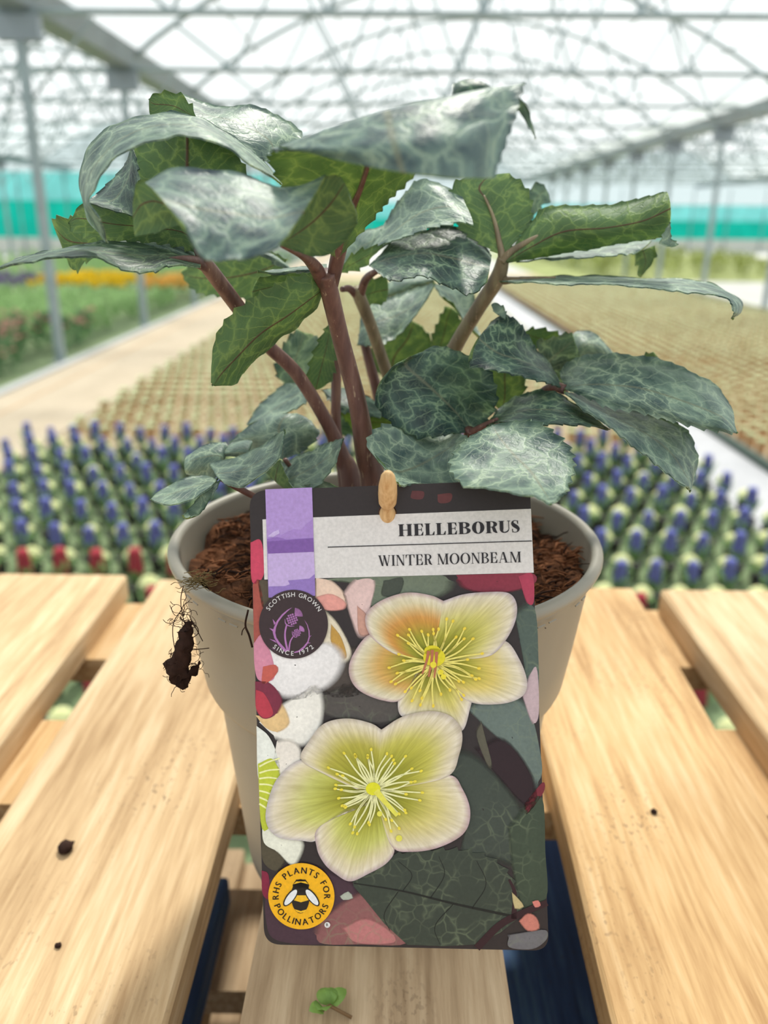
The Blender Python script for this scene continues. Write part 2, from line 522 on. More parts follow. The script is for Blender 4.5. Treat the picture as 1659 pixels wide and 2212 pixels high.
for i, gx in enumerate([XL - SP, XL, XR, XR + SP]):
    y1 = YB if gx > XL else 44
    b = MB()
    pr = [(-0.27, 0.26), (-0.18, 0.0), (0.18, 0.0), (0.27, 0.26), (0.25, 0.26), (0.165, 0.015), (-0.165, 0.015), (-0.25, 0.26)]
    V = [(gx + a, yy, ZG + 0.02 + c) for yy in (Y0 - 7, y1) for a, c in pr]
    Fc = [tuple(range(7, -1, -1)), tuple(range(8, 16))] + [(k, (k + 1) % 8, 8 + (k + 1) % 8, 8 + k) for k in range(8)]
    b.add(V, Fc)
    b.obj('gutter', M['gutter'], ceil)

# posts under the gutters
def post_mesh():
    b = MB()
    b.box((-0.05, -0.05, 0), (0.05, 0.05, ZG - 0.04))
    b2 = MB(); b2.box((-0.1, -0.1, 0), (0.1, 0.1, 0.012))
    b3 = MB()
    b3.box((-0.24, -0.07, ZG - 0.30), (0.24, 0.07, ZG - 0.04))
    return b.data('shaft', M['steel']), b2.data('foot_plate', M['steel']), b3.data('gutter_bracket', M['gutter'])
pm = post_mesh()
rows_ = [(XL, 'galvanised post in the row between concrete path and leafy bedding plants', 'posts beside the concrete path'),
         (XR, 'galvanised post in the row at the outer edge of the terracotta pot bed', 'posts beside the terracotta pot bed'),
         (XL - SP, 'galvanised post in the row beyond the leafy bedding plants', 'posts beyond the leafy bedding plants'),
         (XR + SP, 'galvanised post in the row beyond the far bushes', 'posts beyond the far bushes')]
for gx, lab, grp in rows_:
    for k in range(1, 12 if gx > XL else 11):
        y = Y0 + DY * k
        if abs(gx) / y > 0.62 or (gx == XL and k < 2): continue
        p = tag(empty('greenhouse_post', (gx, y, 0)), lab, 'post', grp)
        inst('shaft', pm[0], p); inst('foot_plate', pm[1], p); inst('gutter_bracket', pm[2], p)
        inst('knee_brace', brace_up, p); inst('knee_brace', brace_dn, p)

# end walls: white base boards, teal screen, pale teal screen, film above
def sheet(name, x0, x1, y, z0, z1, m, parent, fold=0.03, step=0.12, th=0.01):
    n = max(2, int((x1 - x0) / step)); V, Fc = [], []
    for s_ in (0, th):
        for z in (z0, z1):
            for i in range(n + 1):
                x = x0 + (x1 - x0) * i / n
                V.append((x, y + s_ + fold * math.sin(x * 9.0) * math.sin(x * 2.3 + z), z))
    k = n + 1
    for i in range(n):
        Fc.append((i, i + 1, k + i + 1, k + i))
        Fc.append((2 * k + i + 1, 2 * k + i, 3 * k + i, 3 * k + i + 1))
    return mesh(name, V, Fc, m, parent, True)
def end_wall(name, x0, x1, y, zt, za=2.55, zb=ZG):
    w = structure(empty(name, ((x0 + x1) / 2, y, 0)))
    sheet('base_panel', x0, x1, y, 0, 0.75, M['white_wall'], w, 0.0, 2.0)
    sheet('teal_screen', x0, x1, y, 0.75, za, M['teal'], w)
    sheet('pale_screen', x0, x1, y + 0.05, za, zb, M['teal_pale'], w)
    sheet('gable_film', x0, x1, y + 0.1, zb, zt, M['film_side'], w, 0.0, 2.0)
    for i in range(int((x1 - x0) / 2.4) + 1):
        b = MB(); b.box((x0 + 2.4 * i - 0.03, y - 0.1, 0), (x0 + 2.4 * i + 0.03, y - 0.04, ZG)); b.obj('wall_stud', M['steel'], w)
    return w
end_wall('wall_back', XL + 0.2, XR + 2 * SP, YB, ZG + RISE, 1.9, 2.9)
end_wall('wall_end', XL - 2 * SP, XL - 0.1, 44, ZG + RISE)
structure(mesh('wall_left', [(XL - 2 * SP, -4, 0), (XL - 2 * SP, 44, 0), (XL - 2 * SP, 44, ZG), (XL - 2 * SP, -4, ZG)], [(0, 1, 2, 3)], M['film_side']))
structure(mesh('wall_right', [(XR + 2 * SP, -4, 0), (XR + 2 * SP, YB, 0), (XR + 2 * SP, YB, ZG), (XR + 2 * SP, -4, ZG)], [(0, 1, 2, 3)], M['film_side']))

# ------------------------------------------------------------ plants in the beds
def leaf_blade(b, base, tip, w, lift=0.0, m=0, n=3):
    base, tip = Vector(base), Vector(tip)
    t = tip - base
    side = t.cross(Vector((0, 0, 1)))
    side = side.normalized() if side.length > 1e-6 else Vector((1, 0, 0))
    V, Fc = [base], []
    for i in range(1, n):
        u = i / n
        c = base + t * u + Vector((0, 0, lift * math.sin(math.pi * u)))
        ww = w * math.sin(math.pi * (0.15 + 0.8 * u))
        V += [c - side * ww, c + side * ww]
    V.append(tip)
    Fc.append((0, 1, 2))
    for i in range(n - 2):
        a = 1 + 2 * i
        Fc.append((a, a + 2, a + 3, a + 1))
    a = 1 + 2 * (n - 2)
    Fc.append((a, a + 2, a + 1))
    b.add(V, Fc, m)
def pot_mesh(name, r, h, m, n=12):
    b = MB(); b.lathe([(r * 0.72, 0), (r * 0.98, h * 0.84), (r * 1.06, h * 0.85), (r * 1.06, h), (r * 0.94, h), (r * 0.9, h * 0.86)], n)
    b.f.append(tuple(range(n - 1, -1, -1))); b.m.append(0)
    b.f.append(tuple(5 * n + k for k in range(n))); b.m.append(0)
    return b.data(name, m)
# primrose: dark pot, spreading rosette, lime heart
def primrose_meshes(seed):
    r_ = random.Random(seed)
    b = MB()
    for k in range(13):
        a = k * 2.4 + r_.uniform(-.2, .2); L = r_.uniform(.048, .066)
        leaf_blade(b, (0.006 * math.cos(a), 0.006 * math.sin(a), .085), (L * math.cos(a), L * math.sin(a), .085 + r_.uniform(.0, .05)), .021, .03)
    lv = b.data('leaves', M['prim_leaf'], True)
    b = MB()
    for k in range(19):
        a = k * 2.4; rr = .040 * math.sqrt(k / 19)
        z = .138 + .030 * (1 - (rr / .040) ** 2)
        c = Vector((rr * math.cos(a), rr * math.sin(a), z))
        nrm = Vector((rr * math.cos(a) * 18, rr * math.sin(a) * 18, 1)).normalized()
        q = nrm.to_track_quat('Z', 'Y')
        pts = [c + q @ Vector((.0165 * math.cos(i * math.pi / 3), .0165 * math.sin(i * math.pi / 3), .005 if i % 2 else .0)) for i in range(6)]
        b.add([c + nrm * .004] + pts, [(0, 1 + i, 1 + (i + 1) % 6) for i in range(6)])
    b.lathe([(.006, .085), (.014, .11), (.030, .138)], 8)
    return lv, b.data('heart', M['prim_heart'], True)
prim_pot = pot_mesh('pot', .041, .085, M['blackpot'])
prim = [primrose_meshes(i) for i in range(3)]
def hyacinth_meshes(seed, m):
    r_ = random.Random(seed)
    b = MB()
    for k in range(7):
        a = k * 2.4; L = r_.uniform(.05, .075)
        leaf_blade(b, (.008 * math.cos(a), .008 * math.sin(a), .085), (L * math.cos(a), L * math.sin(a), .085 + r_.uniform(.09, .15)), .013, .02, 0, 4)
    lv = b.data('leaves', M['hy_leaf'], True)
    b = MB(); b.tube([(0, 0, .08), (0, 0, .18)], .006, 6)
    st = b.data('stalk', M['hy_leaf'])
    b = MB()
    for i in range(8):
        z = .158 + i * .0138
        R0 = .026 * (1 - .04 * i)
        for k in range(7):
            a = k * 2 * math.pi / 7 + i * .45
            c = Vector((R0 * math.cos(a), R0 * math.sin(a), z + r_.uniform(-.003, .003)))
            d = Vector((math.cos(a), math.sin(a), .25)).normalized()
            q = d.to_track_quat('Z', 'Y')
            ring = [c + q @ Vector((.0125 * math.cos(j * math.pi / 3), .0125 * math.sin(j * math.pi / 3), .006)) for j in range(6)]
            b.add([c - d * .014] + ring + [c + d * .002], [(0, 1 + (j + 1) % 6, 1 + j) for j in range(6)] + [(7, 1 + j, 1 + (j + 1) % 6) for j in range(6)])
    b.tube([(0, 0, .145), (0, 0, .26)], [.018, .012], 6)
    return lv, st, b.data('flower_spike', m, True)
hy_b = [hyacinth_meshes(i, M['hy_blue']) for i in range(3)]
hy_r = [hyacinth_meshes(i + 9, M['hy_red']) for i in range(2)]
def in_view(x, y, z=.15, mx=60):
    v = CM.inverted() @ Vector((x, y, z))
    if v.z > -0.1: return False
    u, w = 829.5 + F * v.x / -v.z, 1106 - F * v.y / -v.z
    return -mx < u < 1659 + mx and -mx < w < 2212 + mx
def plant(name, loc, parts, label, cat, group, rz, s=1.0):
    e = empty(name, loc, None, rz)
    e.scale = (s, s, s)
    tag(e, label, cat, group)
    for nme, me in parts:
        o = inst(nme, me, e)
        if nme == 'blooms': o['kind'] = 'stuff'   # dozens of tiny blooms
PX_ = 0.088
rowy = []
yy = 1.75
while yy < 6.3:
    rowy.append(yy); yy += 0.355
nb = 0
for j, y in enumerate(rowy):
    near = y < 3.0
    for i in range(-32, 26):
        x = i * PX_ + 0.03 + random.uniform(-.008, .008)
        if not in_view(x, y): continue
        if near and not (-1.3 < x < 1.3): continue
        yj = y + random.uniform(-.015, .015)
        s = random.uniform(.9, 1.1)
        if i % 2 == 0:
            red = y < 3.35 or (y < 3.7 and x < -0.45)
            k = random.randrange(3)
            ms = hy_r[k % 2] if red else hy_b[k]
            plant('red_hyacinth' if red else 'blue_hyacinth', (x, yj, 0),
                  [('pot', prim_pot), ('leaves', ms[0]), ('stalk', ms[1]), ('flower_spike', ms[2])],
                  'red hyacinth in flower in the rows next to the pallets' if red else 'blue hyacinth in flower standing between lime-hearted primroses',
                  'flower', 'red hyacinths in the bed' if red else 'blue hyacinths in the bed', random.uniform(0, 6), s)
        else:
            ms = prim[random.randrange(3)]
            plant('potted_primrose', (x, yj - .10, 0), [('pot', prim_pot), ('leaves', ms[0]), ('heart', ms[1])],
                  'lime-hearted primrose in a dark pot standing between hyacinths', 'plant', 'primroses between the hyacinths', random.uniform(0, 6), s)

# young plants in terracotta pots: 300 nearest as single things, the others joined
def young_mesh(seed, lod=0):
    r_ = random.Random(seed)
    b = MB()
    n = 9 if lod == 0 else 6
    for k in range(n):
        a = k * 2.4; L = r_.uniform(.05, .072)
        leaf_blade(b, (0, 0, .10), (L * math.cos(a), L * math.sin(a), .10 + r_.uniform(.012, .035)), .03, .02, 0, 3)
    return b
ty_pot = pot_mesh('pot', .05, .10, M['terracotta'], 10)
ym = [young_mesh(i).data('leaves', M['young_leaf'], True) for i in range(3)]
cand = []
y = 6.55
j = 0
while y < 24:
    for i in range(-22, 18):
        x = (i + 0.5 * (j % 2)) * 0.125
        if -2.75 < x < 2.15 and in_view(x, y, .1, 700): cand.append((x, y, 0))
    y += 0.30; j += 1
y = 3.6
while y < 26:
    for i in range(0, 26):
        x = 2.98 + i * 0.185
        if x < 7.7 and in_view(x, y, .1, 700): cand.append((x, y, 1))
    y += 0.21
cand.sort(key=lambda c: c[0] ** 2 + c[1] ** 2)
seen = [c for c in cand if in_view(c[0], c[1], .1)]
single = [c for c in seen if c[2] == 0][:160] + [c for c in seen if c[2] == 1][:140]
rest = [c for c in cand if c not in set(single)]
for x, y, bed in single:
    plant('potted_seedling', (x + random.uniform(-.006, .006), y + random.uniform(-.006, .006), .008), [('pot', ty_pot), ('leaves', random.choice(ym))],
          'pale young plant in a terracotta pot behind the blue hyacinths' if bed == 0 else 'pale young plant in a terracotta pot beyond the pale walkway mat',
          'plant', 'young plants behind the hyacinths' if bed == 0 else 'young plants beyond the walkway mat', random.uniform(0, 6), random.uniform(.84, .96))
def stuff_pots(name, pts, label):
    b = MB()
    pb = MB(); pb.lathe([(.037, 0), (.05, .085), (.053, .10), (.046, .098)], 7)
    lb = [young_mesh(i + 20, 1) for i in range(4)]
    V, Fc, mi = [], [], []
    for x, y, bed in pts:
        a = random.uniform(0, 6); ca, sa = math.cos(a), math.sin(a)
        for src, m in ((pb, 0), (random.choice(lb), 1)):
            n = len(V)
            V += [(x + p.x * ca - p.y * sa, y + p.x * sa + p.y * ca, p.z + .008) for p in src.v]
            Fc += [tuple(k + n for k in f) for f in src.f]
            mi += [m] * len(src.f)
    o = mesh(name, V, Fc, [M['terracotta'], M['young_leaf']], None, False, mi)
    return tag(o, label, 'plants', None, 'stuff')
stuff_pots('potted_seedlings', [c for c in rest if c[2] == 0], 'massed pale young plants in terracotta pots filling the middle bed')
stuff_pots('potted_seedlings', [c for c in rest if c[2] == 1], 'massed pale young plants in terracotta pots filling the bed beyond the mat')

# bushy bedding plants left of the path
def bush_mesh(seed, mats, h=.32, w=.17, nl=46, fl_=8):
    r_ = random.Random(seed)
    b = MB()
    for k in range(nl):
        a = r_.uniform(0, 6.28); u = r_.uniform(0, 1)
        rr = w * math.sqrt(r_.uniform(.05, 1)) * (0.6 + .4 * math.sin(math.pi * u))
        base = (rr * .45 * math.cos(a), rr * .45 * math.sin(a), .04 + h * u * .8)
        leaf_blade(b, base, (rr * math.cos(a), rr * math.sin(a), .05 + h * u + r_.uniform(-.02, .06)), .035, .02)
    fo = b.data('foliage', mats[0], True)
    b = MB()
    for k in range(fl_):
        a = r_.uniform(0, 6.28); rr = w * math.sqrt(r_.uniform(0, 1)) * .9; z = h * r_.uniform(.75, 1.12)
        c = Vector((rr * math.cos(a), rr * math.sin(a), z))
        b.add([c - Vector((0, 0, .02))] + [c + Vector((.03 * math.cos(i * 1.2566), .03 * math.sin(i * 1.2566), .006)) for i in range(5)] + [c + Vector((0, 0, .024))], [(0, 1 + (i + 1) % 5, 1 + i) for i in range(5)] + [(6, 1 + i, 1 + (i + 1) % 5) for i in range(5)])
    return fo, (b.data('blooms', mats[1], True) if fl_ else None)
bm_g = [bush_mesh(i, (M['bush'], M['bush_p']), fl_=0) for i in range(3)]
bm_d = [bush_mesh(i + 5, (M['bush_d'], M['bush_p']), h=.42, fl_=9) for i in range(3)]
bm_y = [bush_mesh(i + 9, (M['hy_leaf'], M['yellow']), h=.42, nl=14, fl_=70) for i in range(2)]
bm_o = [bush_mesh(i + 12, (M['hy_leaf'], M['orange']), h=.42, nl=14, fl_=60) for i in range(2)]
bm_v = [bush_mesh(i + 15, (M['hy_leaf'], M['purple']), h=.4, nl=20, fl_=50) for i in range(2)]
bm_k = [bush_mesh(i + 18, (M['olive'], M['pinkbush']), h=.8, w=.5, nl=70, fl_=34) for i in range(2)]
bm_ol = [bush_mesh(i + 21, (M['olive'], M['yellow']), h=.55, w=.4, nl=70, fl_=0) for i in range(2)]
def scatter(name, ms, x0, x1, y0, y1, dx, dy, label, group, cat='plant', cap=200, s0=1.0):
    pts = []
    y = y0
    while y < y1:
        x = x1
        while x > x0:
            if min(math.hypot(x - gx_, y - Y0 - DY * k_) for gx_ in (XL, XR, XR + SP) for k_ in range(12)) < .45 * s0 + .1: x -= dx; continue
            if in_view(x, y, .2, 90): pts.append((x + random.uniform(-.12, .12) * dx, y + random.uniform(-.12, .12) * dy))
            x -= dx
        y += dy
    pts.sort(key=lambda p: p[1])
    for x, y in pts[:cap]:
        m = random.choice(ms)
        plant(name, (x, y, 0), [('foliage', m[0])] + ([('blooms', m[1])] if m[1] else []), label, cat, group, random.uniform(0, 6), s0 * random.uniform(.85, 1.15))
    return pts[cap:]
scatter('flowering_bush', bm_d, -8.5, -4.45, 7.5, 12.2, .36, .40, 'dense dark green bedding plant with pinkish blooms near the steel post', 'pink-flecked bedding plants by the path', cap=200)
rest_b = scatter('leafy_bush', bm_g, -12, -4.65, 12.4, 18.2, .38, .5, 'light green leafy bedding plant behind the pink-flecked ones', 'light green bedding plants by the path', cap=290)
def stuff_bush(name, pts, ms, label):
    V, Fc = [], []
    src = [[(v.co.copy()) for v in m[0].vertices] for m in ms]; sf = [[tuple(p.vertices) for p in m[0].polygons] for m in ms]
    for x, y in pts:
        k = random.randrange(len(ms)); n = len(V)
        V += [(p.x + x, p.y + y, p.z) for p in src[k]]; Fc += [tuple(i + n for i in f) for f in sf[k]]
    if V: tag(mesh(name, V, Fc, ms[0][0].materials[0], None, True), label, 'plants', None, 'stuff')
stuff_bush('leafy_bushes', rest_b, bm_g, 'far mass of light green bedding plants in front of the yellow flowers')
scatter('yellow_flower_plant', bm_y, -8.4, -6.2, 18.6, 21.4, .44, .52, 'bright yellow flowering plant in the far strip beyond the green bedding', 'yellow flowers in the far strip', 'flower', 90)
scatter('apricot_flower_plant', bm_o, -5.75, -4.7, 18.6, 21.4, .41, .5, 'apricot flowering plant in the far strip next to the yellow ones', 'apricot flowers in the far strip', 'flower', 70)
scatter('violet_flower_plant', bm_v, -12.5, -8.75, 18.6, 21.2, .45, .5, 'violet flowering plant in the far strip beside the yellow ones', 'violet flowers in the far strip', 'flower', 90)
stuff_bush('leafy_bushes', [(x, y) for y in np.arange(22.2, 42, 1.1) for x in np.arange(-17, -4.9, .5) if in_view(x, y, .2) and min(math.hypot(x - XL + SP * a_, y - Y0 - DY * k_) for a_ in (0, 1) for k_ in range(12)) > .5], bm_g, 'hazy green plants beyond the yellow flower strip')
scatter('olive_bush', bm_ol, 6.0, 14.0, 28, 46, 1.15, 1.7, 'olive green bush behind the terracotta pot bed', 'olive bushes behind the pot bed', 'bush', 160, 1.2)
scatter('pink_bush', bm_k, 13.6, 16.5, 24, 29, 1.25, 1.4, 'pink flowering bush beyond the steel posts', 'pink bushes beyond the posts', 'bush', 30)

# ============================================================ pallets
ZP = H - 0.299                 # top of the uppermost pallet
def board(parent, x0, x1, y0, y1, z0, z1, m, name='deck_board', skew=0.0, bev=0.002, wane=0.0):
    """a sawn board; skew shifts its far end sideways; edges slightly eased and uneven"""
    n = 10
    V, Fc = [], []
    for i in range(n + 1):
        u = i / n; y = y0 + (y1 - y0) * u; dx = skew * u
        j1 = random.uniform(-1, 1) * .0006; j2 = random.uniform(-1, 1) * .0006
        a, c = x0 + dx + j1, x1 + dx + j2
        V += [(a, y, z0), (c, y, z0), (c, y, z1 - bev), (c - bev - wane, y, z1), (a + bev + wane, y, z1), (a, y, z1 - bev)]
    for i in range(n):
        for k in range(6):
            k2 = (k + 1) % 6
            Fc.append((i * 6 + k, i * 6 + k2, i * 6 + 6 + k2, i * 6 + 6 + k))
    Fc.append(tuple(range(5, -1, -1))); Fc.append(tuple(n * 6 + k for k in range(6)))
    return mesh(name, V, Fc, m, parent)
def xboard(parent, x0, x1, y0, y1, z0, z1, m, name):
    b = MB(); b.box((x0, y0, z0), (x1, y1, z1)); return b.obj(name, m, parent)
YE, YS = 0.652, -0.36
def pallet(zt, deck, mats_under, label):
    p = tag(empty('wooden_pallet', (0, .15, zt - .144)), label, 'pallet')
    for x0, x1, ye, sk, m in deck:
        board(p, x0, x1, YS, ye, zt - .022, zt, m, 'deck_board', sk)
    for y0, y1 in ((.548, .645), (.383, .467), (.0, .09), (-.35, -.26)):
        xboard(p, -.49, .49, y0, y1, zt - .042, zt - .0222, mats_under, 'stringer_board')
    for y0, y1 in ((.55, .64), (.05, .14), (-.35, -.26)):
        for x0 in (-.47, -.06, .36):
            xboard(p, x0, x0 + .11, y0, y1, zt - .122, zt - .0422, mats_under, 'block')
    for x0 in (-.48, -.055, .37):
        xboard(p, x0, x0 + .10, YS, .645, zt - .1438, zt - .1222, mats_under, 'bottom_board')
    return p
top_deck = [(-.0577, .0512, YE - .004, .001, M['wood_d']), (.0785, .1905, YE - .01, .022, M['wood_w']), (.232, .342, YE - .012, .004, M['wood']),
            (-.2070, -.0880, YE - .004, .004, M['wood']), (-.352, -.2375, YE + .004, .004, M['wood']), (-.49, -.378, YE, 0, M['wood']), (.378, .49, YE, 0, M['wood_w'])]
pallet(ZP, top_deck, M['wood_w'], 'pale sawn wood pallet on top of the stack, carrying the pot')
blue_deck = [(-.24, -.112, .455, 0, M['wood_blue']), (.062, .19, .60, 0, M['wood_blue']),
             (.27, .38, .60, 0, M['wood_blue']), (-.44, -.33, .60, 0, M['wood_blue'])]
pallet(ZP - .144, blue_deck, M['wood_d'], 'blue painted pallet directly under the pale top pallet')
plain_deck = [(-.47, -.34, .64, 0, M['wood_d']), (-.27, -.14, .64, 0, M['wood_d']), (-.065, .065, .64, 0, M['wood_d']), (.14, .27, .64, 0, M['wood_d']), (.34, .47, .64, 0, M['wood_d'])]
ords = ['third', 'fourth', 'fifth', 'sixth', 'seventh', 'eighth', 'ninth', 'tenth']
for k in range(8):
    pallet(ZP - .144 * (k + 2), plain_deck, M['wood_d'], '%s pallet from the top of the wooden pallet stack' % ords[k])

# ============================================================ pot and compost
PC = Vector((-0.0019, 0.339, ZP))
PHT = 0.168
pot = tag(empty('plant_pot', PC), 'round taupe plastic plant pot with a deep collar, filled with compost', 'pot')
b = MB()
b.lathe([(0.060, 0.0), (0.0655, 0.0), (0.0680, 0.004), (0.0690, 0.012), (0.0785, 0.108)], 96, 0, PC)
b.f.append(tuple(range(95, -1, -1))); b.m.append(0)
b.obj('body', M['pot'], pot, True)
b = MB()
b.lathe([(0.0780, 0.104), (0.0826, 0.1045), (0.0834, 0.1065), (0.0862, 0.125), (0.0905, 0.158), (0.0915, 0.1600), (0.0917, 0.1615)], 96, 0, PC)
b.obj('collar', M['pot'], pot, True)
b = MB()
prof = []
for i in range(13):
    a = math.pi * (-0.6 + 1.6 * i / 12)
    prof.append((0.0925 + 0.0026 * math.cos(a), 0.1652 + 0.0028 * math.sin(a)))
b.lathe([(0.0917, 0.1605)] + prof + [(0.0885, 0.155), (0.0790, 0.110)], 96, 0, PC)
b.obj('rim', M['pot'], pot, True)
b = MB()
for k in range(90):           # mould flash just below the rim
    a = 2 * math.pi * k / 90; L = .0028
    if random.random() < .45: continue
    r0 = .0921
    p0 = PC + Vector((r0 * math.cos(a), r0 * math.sin(a), .1585)); p1 = PC + Vector((r0 * math.cos(a + .045), r0 * math.sin(a + .045), .1585))
    b.tube([p0, p1], .00035, 4)
b.obj('mould_line', M['pot'], pot)

def soil_mat():
    t = NT('coir_compost')
    n = t.noise(t.coord('Object'), 160, 6, .7)
    n2 = t.noise(t.coord('Object'), 45, 4)
    col = t.ramp(n, [(0.3, lin((28, 19, 15))), (0.5, lin((72, 48, 35))), (0.68, lin((132, 88, 60)))])
    col = t.mixc(0.5, col, t.ramp(n2, [(0.35, lin((48, 32, 24))), (0.65, lin((128, 82, 54)))]))
    t.base(col, 0.95, 0.1)
    t.bump(n, 0.9, 0.003)
    return t.mat
M['soil'] = soil_mat()
M['fibre'] = plain('coir_fibre', (128, 84, 58), 0.9, 0.1, var=0.5, scale=120)
M['fibre_d'] = plain('dark_root_fibre', (52, 36, 30), 0.9, 0.1, var=0.4, scale=200)
M['moss'] = plain('dry_moss_fibre', (120, 104, 70), 0.9, 0.1, var=0.4, scale=200)
from mathutils import noise as mnoise
def soil_h(x, y):
    r = math.hypot(x, y) / .088
    return .151 + .008 * mnoise.noise(Vector((x * 45, y * 45, 3))) + .006 * mnoise.noise(Vector((x * 130, y * 130, 1))) + .004 * r + (0.012 * max(0, 1 - ((x + .062) ** 2 + (y + .052) ** 2) / .0008) )
V, Fc = [], []
NR, NA = 40, 120
for i in range(NR + 1):
    r = .0872 * i / NR
    for k in range(NA):
        a = 2 * math.pi * k / NA
        x, y = r * math.cos(a), r * math.sin(a)
        V.append(PC + Vector((x, y, soil_h(x, y))))
for i in range(NR):
    for k in range(NA):
        k2 = (k + 1) % NA
        Fc.append((i * NA + k, i * NA + k2, (i + 1) * NA + k2, (i + 1) * NA + k))
mi = [0] * len(Fc)
sb = MB(); sb.v = [Vector(v) for v in V]; sb.f = Fc; sb.m = mi
for k in range(2600):         # chips and fibres lying in the compost
    r = .084 * math.sqrt(random.random()); a = random.uniform(0, 6.283)
    x, y = r * math.cos(a), r * math.sin(a)
    c = PC + Vector((x, y, soil_h(x, y) + random.uniform(.0, .0025)))
    th = random.gauss(0, .7); L = random.uniform(.003, .012)
    d = Vector((math.cos(th), math.sin(th), random.uniform(-.3, .45))).normalized() * L
    w = random.uniform(.00018, .0006)
    kink = c + d * .5 + Vector((random.uniform(-1, 1), random.uniform(-1, 1), random.uniform(0, 1))) * L * .18
    sb.tube([c, kink, c + d], [w, w, w * .5], 4, random.choice((0, 1, 1, 2)))
soil = sb.obj('potting_compost', [M['soil'], M['fibre'], M['fibre_d']], None, True)
tag(soil, 'brown fibrous coir compost filling the taupe pot', 'compost', None, 'stuff')

# ============================================================ the hellebore
plant_root = tag(empty('hellebore_plant', PC + Vector((0, 0, .138))), 'hellebore with marbled grey-green toothed leaves growing in the taupe pot', 'plant')
def stem(pts, mat, name='stem', parent=None, n=12):
    root = parent is None
    """pts: (x, y, d, half-width in photo pixels)"""
    P = [px(x, y, d) for x, y, d, r in pts]
    if root:
        q = P[0] + Vector((0, 0, 0)); foot = PC + Vector((.0, .0, .0)) + (Vector((q.x, q.y, PC.z)) - PC) * .8
        foot.z = ZP + .142
        P = [foot] + P; pts = [(0, 0, 0, pts[0][3] * 1.05)] + list(pts)
    Rr = [r * ((CM.inverted() @ p).z * -1) / F for p, (x, y, d, r) in zip(P, pts)]
    m = max(12, 6 * len(P))
    S = catmull(P, m)
    rr = [v.x for v in catmull([Vector((r, 0, 0)) for r in Rr], m)]
    b = MB(); b.tube(S, [max(.0003, r) for r in rr], n)
    return b.obj(name, mat, parent or plant_root, True)
leaf_no = [0]
def leaf(parent, rows, mat='mid', view='t', nu=84, nv=10, teeth=0.22, thick=.0005, pitch=.0055, ruffle=.0008):
    """rows from base to tip; each row (L, M, R) with (x, y, d) points, or a single point"""
    leaf_no[0] += 1
    rr = random.Random(leaf_no[0])
    cols = [[], [], []]
    for r in rows:
        if not isinstance(r[0], (tuple, list)): r = (r, r, r)
        for k in range(3): cols[k].append(px(*r[k]))
    E_ = [catmull(c, nu + 1) for c in cols]
    arc = [0.0]
    for i in range(nu): arc.append(arc[-1] + (E_[1][i + 1] - E_[1][i]).length)
    Ltot = max(arc[-1], 1e-4)
    le = [0.0]; re_ = [0.0]
    for i in range(nu):
        le.append(le[-1] + (E_[0][i + 1] - E_[0][i]).length); re_.append(re_[-1] + (E_[2][i + 1] - E_[2][i]).length)
    G = []
    for i in range(nu + 1):
        L, Mi, Rg = E_[0][i], E_[1][i], E_[2][i]
        row = []
        u = i / nu
        fade = min(1, u * 6)
        for k in range(nv + 1):
            v = -1 + 2 * k / nv
            p = L * ((v * v - v) / 2) + Mi * (1 - v * v) + Rg * ((v * v + v) / 2)
            row.append(p)
        hw = ((L - Mi).length + (Rg - Mi).length) / 2
        for kk, q, s_ in ((0, 1, le), (nv, nv - 1, re_)):
            ph = s_[i] / pitch
            tooth = (ph % 1.0) ** 1.6
            dvec = row[kk] - row[q]
            if dvec.length > 1e-6:
                row[kk] = row[kk] + dvec.normalized() * min(teeth * pitch, .5 * hw) * tooth * 1.4 * fade
        G.append(row)
    nrm = [[None] * (nv + 1) for _ in range(nu + 1)]
    acc = 0.0
    for i in range(nu + 1):
        for k in range(nv + 1):
            du = G[min(i + 1, nu)][k] - G[max(i - 1, 0)][k]
            dv = G[i][min(k + 1, nv)] - G[i][max(k - 1, 0)]
            n_ = du.cross(dv)
            a_ = n_.length
            nrm[i][k] = n_ / a_ if a_ > 1e-12 else None
            if a_ > 1e-12: acc += n_.dot(CO - G[i][k])
    ref = nrm[nu // 2][nv // 2] or Vector((0, 0, 1))
    sgn = 1.0 if (acc > 0) == (view == 't') else -1.0
    s0 = rr.uniform(0, 50)
    V, Fc, mi = [], [], []
    for side in (0, 1):
        for i in range(nu + 1):
            for k in range(nv + 1):
                nn = (nrm[i][k] or ref) * sgn
                rf = ruffle * mnoise.noise(Vector((arc[i] * 160 + s0, k * .55, 0))) * abs(2 * k / nv - 1)
                V.append(G[i][k] + nn * (rf - (thick if side else 0)))
    k1 = nv + 1; off = (nu + 1) * k1
    uvs = []
    def uvp(i, k):
        v = -1 + 2 * k / nv
        hw = (E_[2][i] - E_[0][i]).length / 2
        return (arc[i] * 55 + s0, v * hw * 55), (arc[i] / Ltot, k / nv)
    def quad(a, b_, c, d, m, ids):
        Fc.append((a, b_, c, d)); mi.append(m); uvs.extend(ids)
    for i in range(nu):
        for k in range(nv):
            a, b_, c, d = i * k1 + k, (i + 1) * k1 + k, (i + 1) * k1 + k + 1, i * k1 + k + 1
            ids = [uvp(i, k), uvp(i + 1, k), uvp(i + 1, k + 1), uvp(i, k + 1)]
            if sgn > 0:
                quad(a, b_, c, d, 0, ids)
                quad(off + d, off + c, off + b_, off + a, 1, ids[::-1])
            else:
                quad(d, c, b_, a, 0, ids[::-1])
                quad(off + a, off + b_, off + c, off + d, 1, ids)
        for k in (0, nv):
            a, b_ = i * k1 + k, (i + 1) * k1 + k
            ids = [uvp(i, k), uvp(i + 1, k), uvp(i + 1, k), uvp(i, k)]
            q = (a, b_, off + b_, off + a)
            if (k == nv) == (sgn > 0): q = q[::-1]
            quad(*q, 0, ids)
